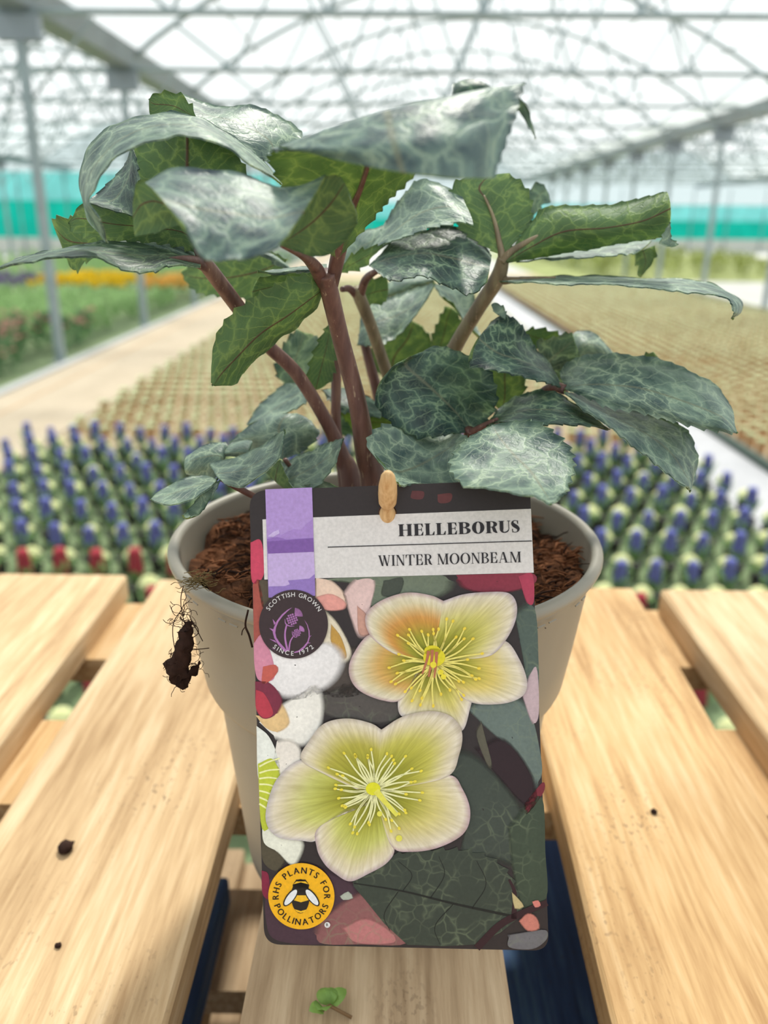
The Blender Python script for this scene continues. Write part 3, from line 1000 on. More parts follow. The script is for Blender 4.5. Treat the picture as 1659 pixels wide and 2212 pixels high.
    o = mesh('leaf', V, Fc, LM[mat], parent, True, mi)
    me = o.data
    l1 = me.uv_layers.new(name='blade'); l2 = me.uv_layers.new(name='norm')
    A = np.array(uvs, dtype=np.float32)
    l1.data.foreach_set('uv', A[:, 0].ravel()); l2.data.foreach_set('uv', A[:, 1].ravel())
    return o
def rows(lst, dm, dl=0.0, dr=0.0):
    """attach depths: dm one value or one per row; dl / dr added for left / right edge"""
    out = []
    n = len(lst)
    for i, r in enumerate(lst):
        d = dm if not isinstance(dm, (list, tuple)) else dm[0] + (dm[1] - dm[0]) * i / (n - 1) if len(dm) == 2 else dm[i]
        if len(r) == 2: out.append((r[0], r[1], d))
        else: out.append(((r[0], r[1], d + dl), (r[2], r[3], d), (r[4], r[5], d + dr)))
    return out

# ---- stem A, front and centre: forks to the big arching leaf and the wavy leaf
sA = stem([(806, 1050, .318, 27), (792, 985, .316, 24), (772, 870, .312, 20), (737, 735, .306, 19), (712, 630, .298, 20), (704, 590, .294, 20)], M['stem'])
stem([(716, 620, .298, 14), (733, 540, .292, 16), (752, 470, .284, 10), (778, 410, .272, 6), (800, 345, .262, 4)], M['stem'], 'petiole', sA)
stem([(698, 615, .298, 14), (683, 580, .29, 15), (655, 553, .272, 9), (610, 530, .25, 6)], M['stem'], 'petiole', sA)
leaf(sA, [(727, 562, .292), ((655, 470, .285), (765, 440, .280), (812, 462, .282)), ((588, 350, .268), (800, 335, .258), (890, 380, .262)),
          ((588, 326, .252), (830, 240, .226), (1108, 186, .24)), ((600, 322, .240), (848, 300, .205), (1112, 245, .225)), ((650, 326, .232), (870, 372, .200), (1066, 384, .208))], 'blue', 'u', nu=110, nv=16)
leaf(sA, rows([(1085, 205), (1110, 195, 1118, 212, 1112, 228), (1128, 218, 1130, 232, 1126, 246), (1142, 240, 1140, 256, 1138, 262), (1158, 300)], .236), 'dark', 't', nu=30, nv=4)
leaf(sA, rows([(975, 205), (985, 178, 1000, 186, 1010, 200), (1030, 172, 1040, 182, 1046, 196), (1070, 195)], .240, .004), 'dark', 't', nu=30, nv=6)
leaf(sA, rows([(704, 378, 657, 455, 606, 528), (653, 398, 630, 462, 596, 538), (603, 403, 582, 470, 550, 551), (517, 374, 510, 462, 495, 561),
               (430, 362, 440, 452, 458, 562), (365, 367, 392, 442, 432, 550), (312, 393, 350, 430, 402, 492)],   .212, .025, -.012), 'blue', 't', nu=90, nv=14, teeth=.05)
leaf(sA, rows([(604, 530), (648, 450, 668, 486, 700, 552), (690, 388, 712, 443, 768, 485), (735, 380, 745, 396, 756, 418)], (.25, .245)), 'mid', 'u', teeth=.05)
leaf(sA, rows([(410, 495), (345, 400, 352, 440, 384, 486), (302, 392, 310, 440, 332, 503), (289, 430, 288, 470, 292, 508)], .245), 'mid', 'u', teeth=.05)
leaf(sA, rows([(700, 622), (668, 597, 674, 640, 682, 664), (607, 613, 620, 680, 637, 706), (545, 648, 560, 720, 582, 748), (493, 690, 508, 772, 530, 792), (463, 750, 476, 806, 506, 828), (459, 832)], (.30, .272), 0, .018), 'mid', 'u')
leaf(sA, rows([(706, 572, 706, 577, 704, 582), (640, 576, 640, 583, 640, 590), (585, 584, 586, 588, 590, 594), (556, 586)], .315, .02), 'mid', 't', nu=40, nv=4)
leaf(sA, rows([(700, 600), (670, 585, 660, 610, 650, 640), (600, 592, 590, 620, 590, 650), (555, 605, 545, 630, 550, 650)], .335), 'mid', 'u')

# ---- stem B, leaning left
sB = stem([(758, 1040, .345, 22), (738, 985, .345, 18), (706, 912, .342, 15), (640, 806, .335, 15), (570, 738, .326, 15), (508, 655, .316, 17), (448, 575, .303, 17), (434, 560, .300, 14)], M['stem'])
stem([(450, 580, .303, 12), (425, 566, .298, 12), (395, 560, .292, 8), (365, 560, .288, 4)], M['stem'], 'petiole', sB)
stem([(440, 570, .303, 12), (425, 540, .306, 8), (400, 522, .31, 4)], M['stem'], 'petiole', sB)
leaf(sB, rows([(612, 397, 600, 390, 588, 380), (545, 325, 536, 334, 527, 343), (485, 283, 482, 298, 480, 312), (420, 249, 418, 272, 417, 294), (325, 247, 332, 272, 348, 299), (242, 269, 262, 300, 276, 325),
               (191, 318, 215, 345, 232, 357), (171, 385, 186, 395, 207, 405), (176, 432, 183, 437, 190, 437), (194, 480, 205, 480, 214, 478), (229, 525)], (.275, .262), .022, -.012), 'mid', 't', nu=110, teeth=.06)
leaf(sB, rows([(598, 352), (652, 292, 580, 302, 540, 330), (562, 232, 512, 264, 474, 285), (468, 228, 440, 247, 424, 262), (384, 203, 382, 226, 380, 246), (322, 214)], (.325, .33), .02, -.01), 'mid', 't')
leaf(sB, rows([(428, 258), (392, 208, 378, 230, 372, 262), (340, 203, 335, 225, 330, 256), (322, 216)], .322), 'mid', 'u', nu=40, nv=6)
leaf(sB, rows([(440, 560), (300, 485, 410, 470, 530, 440), (288, 400, 405, 385, 535, 385), (292, 316, 405, 302, 500, 320), (330, 268, 400, 268, 450, 275)], (.32, .345)), 'mid', 'u')
leaf(sB, rows([(286, 318), (266, 360, 280, 376, 298, 384), (236, 394, 262, 412, 298, 430), (205, 422, 236, 436, 284, 462), (186, 436)], (.318, .30), .012, -.006), 'dark', 't', nu=60)
leaf(sB, rows([(428, 550), (420, 466, 402, 505, 396, 532), (335, 456, 330, 492, 330, 522), (250, 447, 245, 484, 240, 517), (186, 437, 176, 472, 170, 503), (149, 482)], (.305, .312)), 'mid', 'u')
leaf(sB, rows([(330, 530), (215, 498, 206, 526, 200, 556), (155, 474, 150, 520, 160, 582), (112, 473, 118, 492, 126, 512)], .335), 'mid', 'u')
leaf(sB, rows([(432, 566, 434, 571, 432, 577), (372, 535, 367, 552, 369, 571), (322, 524, 320, 553, 325, 584), (250, 520, 252, 547, 257, 577), (180, 527, 186, 540, 202, 553), (100, 543, 100, 551, 100, 559), (40, 556, 40, 563, 42, 569), (-8, 580)], (.298, .262), .025, -.014), 'dark', 't', nu=100)
leaf(sB, rows([(432, 562), (412, 529, 400, 541, 392, 552), (345, 512, 335, 522, 330, 532), (258, 514, 258, 520, 258, 526)], (.305, .315), .02, -.005), 'mid', 't', nu=50, nv=6)
leaf(sB, rows([(620, 560), (560, 536, 560, 586, 576, 636), (490, 552, 490, 600, 500, 640), (430, 566, 428, 600, 424, 627), (393, 590)], (.38, .41)), 'mid', 'u')
leaf(sB, rows([(640, 590), (600, 555, 604, 562, 600, 572), (560, 536, 562, 541, 560, 546)], .36, .01), 'mid', 't', nu=30, nv=4)

# ---- stem C, leaning right
sC = stem([(905, 1030, .372, 16), (930, 880, .374, 15), (978, 760, .372, 16), (1032, 668, .366, 16), (1074, 602, .360, 17), (1088, 556, .356, 13)], M['stem_g'])
stem([(1078, 602, .360, 12), (1096, 605, .358, 9), (1130, 602, .354, 5), (1200, 600, .350, 3)], M['stem_g'], 'petiole', sC)
stem([(1085, 565, .356, 11), (1110, 540, .354, 8), (1160, 512, .352, 5), (1230, 484, .352, 3)], M['stem_g'], 'petiole', sC)
stem([(1086, 562, .356, 10), (1080, 530, .358, 7), (1066, 470, .362, 4), (1045, 422, .365, 2)], M['stem_g'], 'petiole', sC)
leaf(sC, rows([(1086, 553), (1042, 528, 1078, 520, 1120, 513), (990, 487, 1066, 475, 1144, 472), (974, 432, 1052, 435, 1143, 428), (985, 395, 1035, 408, 1124, 396), (1025, 380, 1055, 379, 1092, 377)], (.356, .372)), 'mid', 'u')
leaf(sC, rows([(1093, 566), (1143, 487, 1150, 532, 1160, 556), (1188, 449, 1218, 500, 1235, 542), (1290, 447, 1308, 492, 1322, 526), (1380, 432, 1388, 477, 1398, 514), (1440, 416, 1449, 450, 1442, 508)], (.354, .34), .012, .012), 'mid', 'u')
leaf(sC, rows([(1448, 480), (1430, 515, 1440, 516, 1448, 508), (1430, 528, 1445, 526, 1452, 518), (1452, 534, 1460, 532, 1466, 528)], .338), 'mid', 't', nu=30, nv=6, pitch=.003)
leaf(sC, rows([(1115, 563), (1220, 546, 1220, 551, 1220, 557), (1325, 524, 1328, 537, 1332, 549), (1408, 514, 1400, 527, 1372, 548)], (.365, .375), .02, -.01), 'mid', 't', nu=60, nv=6)
leaf(sC, rows([(1370, 547, 1388, 540, 1414, 530), (1378, 572, 1394, 566, 1411, 560), (1380, 598, 1384, 599, 1390, 592)], .378), 'mid', 'u', nu=40, nv=6)
leaf(sC, rows([(1080, 608), (1135, 599, 1135, 604, 1135, 610), (1220, 595, 1220, 603, 1220, 612), (1312, 595, 1312, 604, 1312, 613), (1400, 601, 1398, 609, 1392, 618), (1483, 602, 1480, 614, 1472, 630), (1552, 618, 1546, 627, 1537, 635), (1599, 648, 1592, 650, 1577, 648), (1603, 670, 1597, 675, 1588, 672), (1583, 688)], (.352, .315), .028, -.014), 'mid', 't', nu=100)
leaf(sC, rows([(1138, 490), (1140, 425, 1156, 436, 1166, 447), (1158, 398, 1174, 410, 1187, 430), (1176, 398)], .41), 'mid', 't', nu=40, nv=6)

# ---- stem D, thin one behind the centre
sD = stem([(880, 1000, .395, 14), (862, 880, .392, 13), (838, 812, .388, 13), (802, 706, .380, 13), (776, 640, .374, 14), (772, 622, .372, 11)], M['stem_g'])
stem([(772, 640, .374, 9), (755, 624, .37, 8), (738, 625, .366, 6)], M['stem'], 'petiole', sD)
stem([(778, 640, .374, 9), (790, 604, .368, 9), (815, 585, .36, 6), (850, 570, .352, 3)], M['stem'], 'petiole', sD)
leaf(sD, rows([(798, 542), (833, 480, 848, 502, 862, 514), (866, 428, 905, 462, 928, 491), (915, 388, 965, 446, 992, 479), (995, 418, 1014, 458, 1022, 482)], (.365, .35), .02, -.012), 'mid', 't')
leaf(sD, rows([(738, 572), (756, 512, 775, 536, 782, 562), (800, 494, 806, 520, 802, 546), (834, 486, 830, 500, 824, 516)], .375, .012), 'mid', 't', nu=60)
leaf(sD, rows([(722, 592), (770, 547, 775, 563, 782, 577), (815, 532, 812, 542, 808, 550), (852, 517)], .358), 'mid', 'u', nu=50, nv=6)
leaf(sD, rows([(798, 574), (850, 519, 850, 556, 848, 605), (910, 499, 915, 547, 912, 592), (975, 488, 975, 557, 962, 613), (1034, 520, 1032, 572, 1016, 632), (1062, 552, 1058, 577, 1050, 606)], (.352, .34), .022, -.018), 'dark', 't')
leaf(sD, rows([(772, 745), (788, 662, 800, 702, 812, 744), (850, 640, 855, 682, 850, 729), (905, 621, 906, 652, 896, 682), (940, 612)], (.39, .405), .015, -.01), 'mid', 't')
leaf(sD, rows([(938, 612), (952, 636, 975, 642, 1020, 628), (985, 662, 1000, 682, 1018, 676), (1008, 702, 1016, 706, 1024, 692), (1040, 732)], .40, -.005, .015), 'mid', 't', nu=60)
leaf(sD, rows([(850, 835), (798, 772, 850, 776, 932, 757), (843, 714, 880, 732, 932, 736), (884, 692, 894, 695, 908, 702)], .425), 'mid', 'u')
leaf(sD, rows([(945, 765), (934, 736, 955, 736, 988, 722), (950, 690, 966, 690, 992, 690), (964, 662, 975, 665, 986, 672)], .42), 'mid', 'u', nu=50)
leaf(sD, rows([(780, 645), (798, 608, 805, 632, 800, 656), (836, 598, 839, 625, 834, 652)], .392), 'mid', 'u', nu=40)
leaf(sD, rows([(815, 640), (840, 610, 850, 622, 860, 640), (880, 598, 890, 608, 900, 622), (930, 592, 936, 600, 940, 612)], .43, .01), 'mid', 't', nu=40)

# ---- stem E, maroon, straight behind stem A; and the dark one beside it
sE = stem([(745, 1045, .352, 14), (727, 930, .352, 11), (726, 820, .352, 11), (722, 720, .352, 11), (718, 640, .35, 10)], M['stem'])
stem([(832, 960, .40, 12), (818, 860, .40, 12), (800, 790, .40, 11), (782, 720, .40, 9)], M['stem'], 'petiole', sE)
leaf(sE, rows([(650, 862), (598, 805, 630, 802, 668, 812), (615, 745, 645, 757, 687, 746), (642, 711, 656, 718, 676, 722)], .395), 'mid', 't')
leaf(sE, rows([(716, 690), (690, 738, 706, 746, 722, 752), (670, 790, 692, 802, 718, 812), (662, 834, 682, 842, 704, 832)], .345), 'mid', 'u', nu=60)
leaf(sE, rows([(672, 828), (615, 832, 640, 852, 657, 870), (560, 876, 588, 887, 612, 893), (532, 918, 543, 914, 556, 908)], (.375, .36), .015, -.01), 'mid', 't')
leaf(sE, rows([(696, 842), (737, 837, 735, 860, 728, 880), (780, 848, 780, 873, 775, 895), (830, 880, 828, 890, 824, 899)], .37, .015, -.006), 'dark', 't', nu=60)
leaf(sE, rows([(733, 890), (770, 893, 775, 911, 770, 928), (815, 893, 816, 912, 812, 932), (858, 913)], .378), 'yellowed', 'u', nu=50)
leaf(sE, rows([(705, 935), (740, 880, 760, 905, 765, 940), (790, 890, 800, 915, 800, 950), (830, 905, 838, 930, 830, 960)], .41), 'dark', 't', nu=40)

# ---- low leaves on the right of the peg
sF = stem([(930, 1060, .345, 9), (975, 1010, .335, 9), (1005, 960, .326, 10), (1016, 928, .322, 12)], M['stem'])
stem([(1016, 935, .322, 8), (1050, 918, .318, 7), (1075, 905, .315, 4)], M['stem'], 'petiole', sF)
leaf(sF, rows([(1016, 932), (958, 938, 986, 892, 1054, 902), (895, 938, 946, 852, 1072, 864), (838, 902, 906, 816, 1058, 805), (812, 858, 876, 788, 1012, 769), (846, 800, 888, 772, 945, 748), (872, 784, 886, 772, 905, 764)], (.325, .322), -.018, .008), 'dark', 't', nu=96, nv=14)
leaf(sF, rows([(1010, 942), (960, 930, 957, 976, 1002, 1002), (888, 915, 912, 1002, 988, 1042), (825, 922, 872, 1018, 942, 1045), (793, 962, 846, 1020, 892, 1047), (834, 1012, 850, 1033, 866, 1047)], (.315, .266), .016, -.014), 'mid', 't', nu=96, nv=14)
leaf(sF, rows([(1062, 917), (1008, 950, 1080, 946, 1152, 912), (976, 996, 1110, 982, 1217, 956), (998, 1042, 1146, 1018, 1237, 1006), (1080, 1058, 1170, 1053, 1224, 1052), (1150, 1071, 1184, 1076, 1206, 1072), (1190, 1089)], (.300, .220), -.012, .002), 'mid', 't', nu=96, nv=14)
leaf(sF, rows([(1046, 921), (1075, 885, 1090, 900, 1096, 909), (1120, 855, 1135, 886, 1150, 914), (1190, 845, 1200, 886, 1212, 913), (1252, 877, 1256, 900, 1262, 917), (1318, 928)], (.318, .305), .018, -.012), 'dark', 't')

# ---- group on the far right
sG = stem([(920, 1050, .365, 10), (1040, 950, .352, 10), (1130, 880, .342, 9), (1190, 838, .334, 11), (1222, 842, .328, 11)], M['stem'])
leaf(sG, rows([(1218, 839), (1186, 783, 1180, 802, 1175, 822), (1150, 742, 1120, 777, 1122, 810), (1123, 700, 1075, 762, 1066, 797), (1092, 680, 1040, 736, 1014, 789), (1060, 698, 1036, 728, 1020, 768)], (.33, .322), .022, -.012), 'dark', 't', nu=90)
leaf(sG, rows([(1092, 690), (1068, 674, 1078, 676, 1090, 668), (1064, 656, 1068, 654, 1072, 654)], .338), 'mid', 't', nu=24, nv=6, pitch=.003)
leaf(sG, rows([(1221, 841), (1212, 800, 1252, 832, 1262, 856), (1258, 769, 1310, 831, 1320, 879), (1353, 766, 1385, 839, 1390, 890), (1440, 781, 1457, 860, 1457, 910), (1530, 822, 1530, 887, 1527, 928), (1577, 874, 1567, 906, 1562, 932), (1592, 935)], (.326, .282), .028, -.006), 'mid', 't', nu=100, nv=14)
leaf(sG, rows([(1220, 846), (1278, 858, 1268, 870, 1258, 880), (1345, 878, 1328, 902, 1310, 914), (1425, 900, 1398, 938, 1375, 966), (1484, 930, 1447, 976, 1420, 1001), (1505, 985, 1476, 1017, 1455, 1030), (1503, 1027, 1490, 1042, 1480, 1049), (1492, 1060)], (.322, .275), .018, -.012), 'mid', 't', nu=100, nv=12)
leaf(sG, rows([(1212, 835), (1160, 748, 1185, 790, 1228, 802), (1188, 734, 1215, 755, 1246, 772), (1236, 718, 1241, 735, 1250, 760)], .372), 'dark', 't', nu=60)
leaf(sG, rows([(1215, 805), (1238, 720, 1252, 750, 1266, 782), (1285, 722, 1292, 747, 1302, 778), (1330, 768)], .385, .015), 'mid', 't', nu=60)
leaf(sG, rows([(1128, 716), (1165, 711, 1163, 730, 1156, 748), (1215, 727, 1210, 735, 1202, 744), (1238, 741)], .38), 'mid', 'u', nu=40)
leaf(sG, rows([(1380, 785), (1398, 766, 1404, 772, 1410, 782), (1412, 761, 1418, 768, 1424, 778)], .35), 'mid', 'u', nu=24, nv=4)
leaf(sG, rows([(1082, 892), (1060, 852, 1090, 857, 1127, 852), (1055, 798, 1090, 806, 1132, 816), (1075, 780, 1095, 785, 1120, 795)], .365), 'mid', 'u', nu=50)

# ---- small leaves on the left over the rim
sHh = stem([(640, 1110, .315, 7), (570, 1082, .305, 7), (510, 1052, .298, 7), (478, 1034, .294, 6)], M['stem'])
stem([(680, 1085, .33, 6), (650, 1040, .325, 6), (615, 992, .32, 5)], M['stem'], 'petiole', sHh)
leaf(sHh, rows([(612, 992), (540, 972, 608, 952, 662, 967), (498, 955, 602, 926, 689, 937), (552, 912, 612, 904, 670, 908), (605, 895, 625, 893, 648, 894)], (.325, .34), .01, .01), 'mid', 't', nu=90)
leaf(sHh, rows([(606, 994), (574, 1012, 600, 1042, 640, 1064), (640, 988, 652, 1022, 672, 1056), (692, 964, 702, 992, 710, 1022), (742, 946)], (.315, .305), .015, -.012), 'mid', 't')
leaf(sHh, rows([(474, 1032), (456, 1000, 468, 1024, 490, 1047), (500, 990, 518, 1017, 527, 1047), (547, 972, 560, 996, 574, 1015), (585, 947, 596, 968, 604, 986), (613, 929)], (.296, .288), .012, -.012), 'mid', 't', teeth=.06)
leaf(sHh, rows([(480, 1024), (488, 960, 476, 986, 462, 1030), (440, 962, 430, 990, 430, 1029), (403, 985, 398, 1003, 401, 1024)], .308, .012), 'mid', 't')
leaf(sHh, rows([(532, 992), (545, 952, 536, 970, 531, 988), (502, 957, 497, 972, 492, 985), (464, 988)], .312, .012), 'mid', 't', nu=50, teeth=.06)
leaf(sHh, rows([(470, 1034), (440, 1027, 446, 1042, 447, 1056), (400, 1032, 404, 1056, 405, 1082), (358, 1052, 360, 1070, 358, 1090), (326, 1078)], (.294, .275), .012, -.01), 'mid', 't', teeth=.05)
leaf(sHh, rows([(479, 1034), (444, 1059, 451, 1067, 458, 1071), (414, 1094, 423, 1103, 433, 1107), (396, 1114, 402, 1119, 409, 1117)], (.292, .268)), 'mid', 't', nu=50, nv=6, teeth=.05)
leaf(sHh, rows([(740, 1060), (700, 1040, 716, 1048, 730, 1056), (660, 1050, 670, 1056, 676, 1062)], .30), 'mid', 't', nu=30, nv=6)

# ============================================================ the plant label
from mathutils.geometry import tessellate_polygon
def print_mat(name, veins=False, rough=0.38):
    t = NT(name)
    at = t.node('ShaderNodeVertexColor'); at.layer_name = 'Col'
    col = at.outputs[0]
    n = t.noise(t.coord('Object'), 900, 3)
    col = t.mixc(0.35, col, t.ramp(n, [(0.3, (0.72, 0.72, 0.72, 1)), (0.7, (1.2, 1.2, 1.2, 1))]), 'MULTIPLY')
    if veins:
        vor = t.node('ShaderNodeTexVoronoi'); vor.feature = 'DISTANCE_TO_EDGE'; vor.inputs['Scale'].default_value = 210
        nn = t.node('ShaderNodeTexNoise'); nn.inputs['Scale'].default_value = 120
        t.link(t.coord('Object'), nn.inputs['Vector'])
        vm = t.node('ShaderNodeVectorMath'); vm.operation = 'MULTIPLY_ADD'
        t.link(nn.outputs[1], vm.inputs[0]); vm.inputs[1].default_value = (.006, .006, .006); t.link(t.coord('Object'), vm.inputs[2])
        t.link(vm.outputs[0], vor.inputs['Vector'])
        e = t.ramp(vor.outputs['Distance'], [(0.0, (1, 1, 1, 1)), (0.03, (.5, .5, .5, 1)), (0.10, (0, 0, 0, 1))])
        p = t.ramp(t.noise(t.coord('Object'), 70, 2), [(0.4, (0, 0, 0, 1)), (0.65, (1, 1, 1, 1))])
        col = t.mixc(t.math('MULTIPLY', t.math('MULTIPLY', e, p), .42), col, lin((136, 148, 116)))
    t.base(col, rough, 0.35)
    return t.mat
M['print'] = print_mat('printed_card')
M['print_leaf'] = print_mat('printed_leaf', True)
def soft_print(name, veins):
    m = print_mat(name, veins)
    nt = m.node_tree; out = nt.nodes['Material Output']; bs = nt.nodes['Principled BSDF']
    at = [n for n in nt.nodes if n.bl_idname == 'ShaderNodeVertexColor'][0]
    tr = nt.nodes.new('ShaderNodeBsdfTransparent'); mx = nt.nodes.new('ShaderNodeMixShader')
    nt.links.new(at.outputs[1], mx.inputs[0]); nt.links.new(tr.outputs[0], mx.inputs[1]); nt.links.new(bs.outputs[0], mx.inputs[2])
    nt.links.new(mx.outputs[0], out.inputs[0])
    return m
M['soft'] = soft_print('printed_soft', False)
M['soft_leaf'] = soft_print('printed_soft_leaf', True)
def petal_print():
    t = NT('printed_petal')
    at = t.node('ShaderNodeVertexColor'); at.layer_name = 'Col'
    uv = t.node('ShaderNodeUVMap'); uv.uv_map = 'spoke'
    mp = t.node('ShaderNodeMapping'); mp.inputs['Scale'].default_value = (26, 2.2, 1); t.link(uv.outputs[0], mp.inputs[0])
    n = t.noise(mp.outputs[0], 1.6, 5, .6)
    col = t.mixc(0.5, at.outputs[0], t.ramp(n, [(0.35, (0.66, 0.62, 0.44, 1)), (0.62, (1.04, 1.04, 1.04, 1))]), 'MULTIPLY')
    t.base(col, 0.38, 0.35)
    return t.mat
M['print_petal'] = petal_print()
ZC = 0.2722
def pl(x, y, k=0): return pz(x, y, ZC - k * .00006)
card_root = tag(empty('plant_label', pz(860, 1550, ZC)), 'printed card label with cream hellebore flowers hanging in front of the taupe pot', 'label')
def colour_attr(o, cols):
    me = o.data
    at = me.color_attributes.new('Col', 'FLOAT_COLOR', 'POINT')
    A = np.array(cols, dtype=np.float32)
    if A.ndim == 1: A = np.tile(A, (len(me.vertices), 1))
    at.data.foreach_set('color', A.ravel())
def flat(name, polys, rgb, layer, parent=card_root, mat='print', smoothn=0):
    """printed shape: polygons in photo pixels, laid on the card"""
    V, Fc = [], []
    for p in polys:
        if smoothn:
            q = [Vector((a, b_, 0)) for a, b_ in p]
            q = catmull(q + [q[0]], smoothn * len(q) + 1)[:-1]
            p = [(v.x, v.y) for v in q]
        n = len(V)
        V += [pl(a, b_, layer) for a, b_ in p]
        pts = [Vector((a, b_, 0)) for a, b_ in p]
        for t_ in tessellate_polygon([pts]):
            a, b_, c = [pts[i] for i in t_]
            area = (b_.x - a.x) * (c.y - a.y) - (b_.y - a.y) * (c.x - a.x)
            Fc.append(tuple(i + n for i in (t_ if area < 0 else t_[::-1])))
    o = mesh(name, V, Fc, M[mat], parent)
    colour_attr(o, lin(rgb))
    return o
def disc(cx, cy, r, n=40, ry=None, rot=0.0):
    ry = r if ry is None else ry
    c, s = math.cos(rot), math.sin(rot)
    return [(cx + r * math.cos(a) * c - ry * math.sin(a) * s, cy + r * math.cos(a) * s + ry * math.sin(a) * c) for a in [2 * math.pi * i / n for i in range(n)]]
def stroke(pts, w0, w1=None, n=14, wm=None):
    """ribbon along a smooth path, widths tapering from w0 to w1 -> polygon"""
    w1 = w0 if w1 is None else w1
    S = catmull([Vector((a, b_, 0)) for a, b_ in pts], n) if len(pts) > 2 else [Vector((*pts[0], 0)).lerp(Vector((*pts[1], 0)), i / (n - 1)) for i in range(n)]
    L, Rg = [], []
    for i, p in enumerate(S):
        t_ = (S[min(i + 1, n - 1)] - S[max(i - 1, 0)]).normalized()
        nn = Vector((-t_.y, t_.x, 0))
        u = i / (n - 1)
        w = (w0 + (w1 - w0) * u) / 2 if wm is None else ((w0 * (1 - u) + w1 * u) * (1 - math.sin(math.pi * u)) + wm * math.sin(math.pi * u)) / 2
        L.append(p + nn * w); Rg.append(p - nn * w)
    return [(v.x, v.y) for v in L + Rg[::-1]]
# the card itself, rounded corners, real thickness
cor = [((538, 1060), 40), ((1144, 1036), 30), ((1186, 2054), 36), ((571, 2040), 36)]
outl = []
for i in range(4):
    P = Vector(cor[i][0]); A = Vector(cor[i - 1][0]); B = Vector(cor[(i + 1) % 4][0]); r = cor[i][1]
    a = P + (A - P).normalized() * r; b_ = P + (B - P).normalized() * r
    for k in range(9):
        t_ = k / 8
        outl.append(tuple((a * (1 - t_) ** 2 + P * 2 * t_ * (1 - t_) + b_ * t_ ** 2)))
hole = disc(837, 1108, 20, 24)
def card_mesh():
    n = len(outl); V = [pz(x, y, ZC) for x, y in outl] + [pz(x, y, ZC) for x, y in hole]
    Vb = [pz(x, y, ZC + .0004) for x, y in outl] + [pz(x, y, ZC + .0004) for x, y in hole]
    pts = [[Vector((x, y, 0)) for x, y in outl], [Vector((x, y, 0)) for x, y in hole]]
    allp = pts[0] + pts[1]
    Fc, mi = [], []
    N = len(allp)
    for t_ in tessellate_polygon(pts):
        a, b_, c = [allp[i] for i in t_]
        area = (b_.x - a.x) * (c.y - a.y) - (b_.y - a.y) * (c.x - a.x)
        f = tuple(t_ if area < 0 else t_[::-1])
        Fc.append(f); mi.append(0)
        Fc.append(tuple(N + i for i in f[::-1])); mi.append(1)
    for i in range(n):
        j = (i + 1) % n
        Fc.append((i, j, N + j, N + i)); mi.append(1)
    m = len(hole)
    for i in range(m):
        j = (i + 1) % m
        Fc.append((n + j, n + i, N + n + i, N + n + j)); mi.append(1)
    o = mesh('card', V + Vb, Fc, [M['print'], plain('card_white', (225, 222, 214), .7)], card_root, False, mi)
    colour_attr(o, lin((50, 42, 42)))
card_mesh()
def fl_(name, pts, rgb, layer, mat='print', sm=5, rgb2=None):
    """out-of-focus printed shape: colour melts into its surroundings inside the outline"""
    q = [Vector((a, b_, 0)) for a, b_ in pts]
    S = catmull(q + [q[0]], sm * len(q) + 1)[:-1]
    cx_ = sum(p.x for p in S) / len(S); cy_ = sum(p.y for p in S) / len(S)
    edge = lambda p: p.x < 600 or p.x > 1130 + (p.y - 1040) * .04 or p.y > 2020 or p.y < 1255
    V, cols, Fc = [], [], []
    rings = (1.0, .86, .6, .3, 0.02)
    n = len(S)
    for ri, t_ in enumerate(rings):
        for p in S:
            tt = 1.12 if ri == 0 and not edge(p) else (.92 if ri == 1 else t_)
            V.append(pl(cx_ + (p.x - cx_) * tt, cy_ + (p.y - cy_) * tt, layer))
            c = lin(lerp3(rgb, rgb2, ri / 4) if rgb2 else tuple(min(255, v * (.97 + .015 * ri)) for v in rgb))
            cols.append((*c[:3], 0.0 if ri == 0 and not edge(p) else 1.0))
    for ri in range(4):
        for i in range(n):
            j = (i + 1) % n
            f = (ri * n + i, ri * n + j, (ri + 1) * n + j, (ri + 1) * n + i)
            a, b_, c = S[i] - Vector((cx_, cy_, 0)), S[j] - Vector((cx_, cy_, 0)), None
            Fc.append(f if (a.x * b_.y - a.y * b_.x) < 0 else f[::-1])
    o = mesh(name, V, Fc, M['soft_leaf' if mat == 'print_leaf' else 'soft'], card_root)
    colour_attr(o, np.array(cols))
    return o
def lerp3(a, b_, t): return tuple(a[i] + (b_[i] - a[i]) * t for i in range(3))
# out-of-focus foliage of the printed photograph
fl_('printed_leaf', [(690, 1252), (800, 1244), (950, 1241), (965, 1275), (900, 1300), (800, 1310), (760, 1260)], (112, 122, 104), 1, 'print_leaf')
fl_('printed_leaf', [(830, 1255), (870, 1248), (860, 1285), (826, 1285)], (70, 76, 66), 1.5)
fl_('printed_shadow_bloom', [(985, 1242), (1060, 1240), (1148, 1238), (1152, 1262), (1080, 1280), (1010, 1272)], (138, 48, 66), 1)
fl_('printed_shadow_bloom', [(1120, 1245), (1150, 1240), (1153, 1300), (1138, 1300)], (178, 62, 88), 2)
fl_('printed_shadow_bloom', [(890, 1060), (915, 1062), (912, 1078), (888, 1076)], (96, 50, 52), 1)
fl_('printed_shadow_bloom', [(945, 1068), (975, 1066), (972, 1084), (948, 1086)], (104, 54, 54), 1)
fl_('printed_leaf', [(1112, 1325), (1154, 1312), (1163, 1420), (1162, 1500), (1142, 1500), (1130, 1420)], (82, 96, 88), 1, 'print_leaf')
fl_('printed_leaf', [(1010, 1530), (1080, 1500), (1140, 1530), (1166, 1620), (1168, 1680), (1130, 1700), (1100, 1620), (1050, 1570)], (104, 118, 112), 1, 'print_leaf')
fl_('printed_petal_edge', [(1128, 1500), (1158, 1440), (1164, 1540), (1150, 1560)], (196, 172, 178), 2)
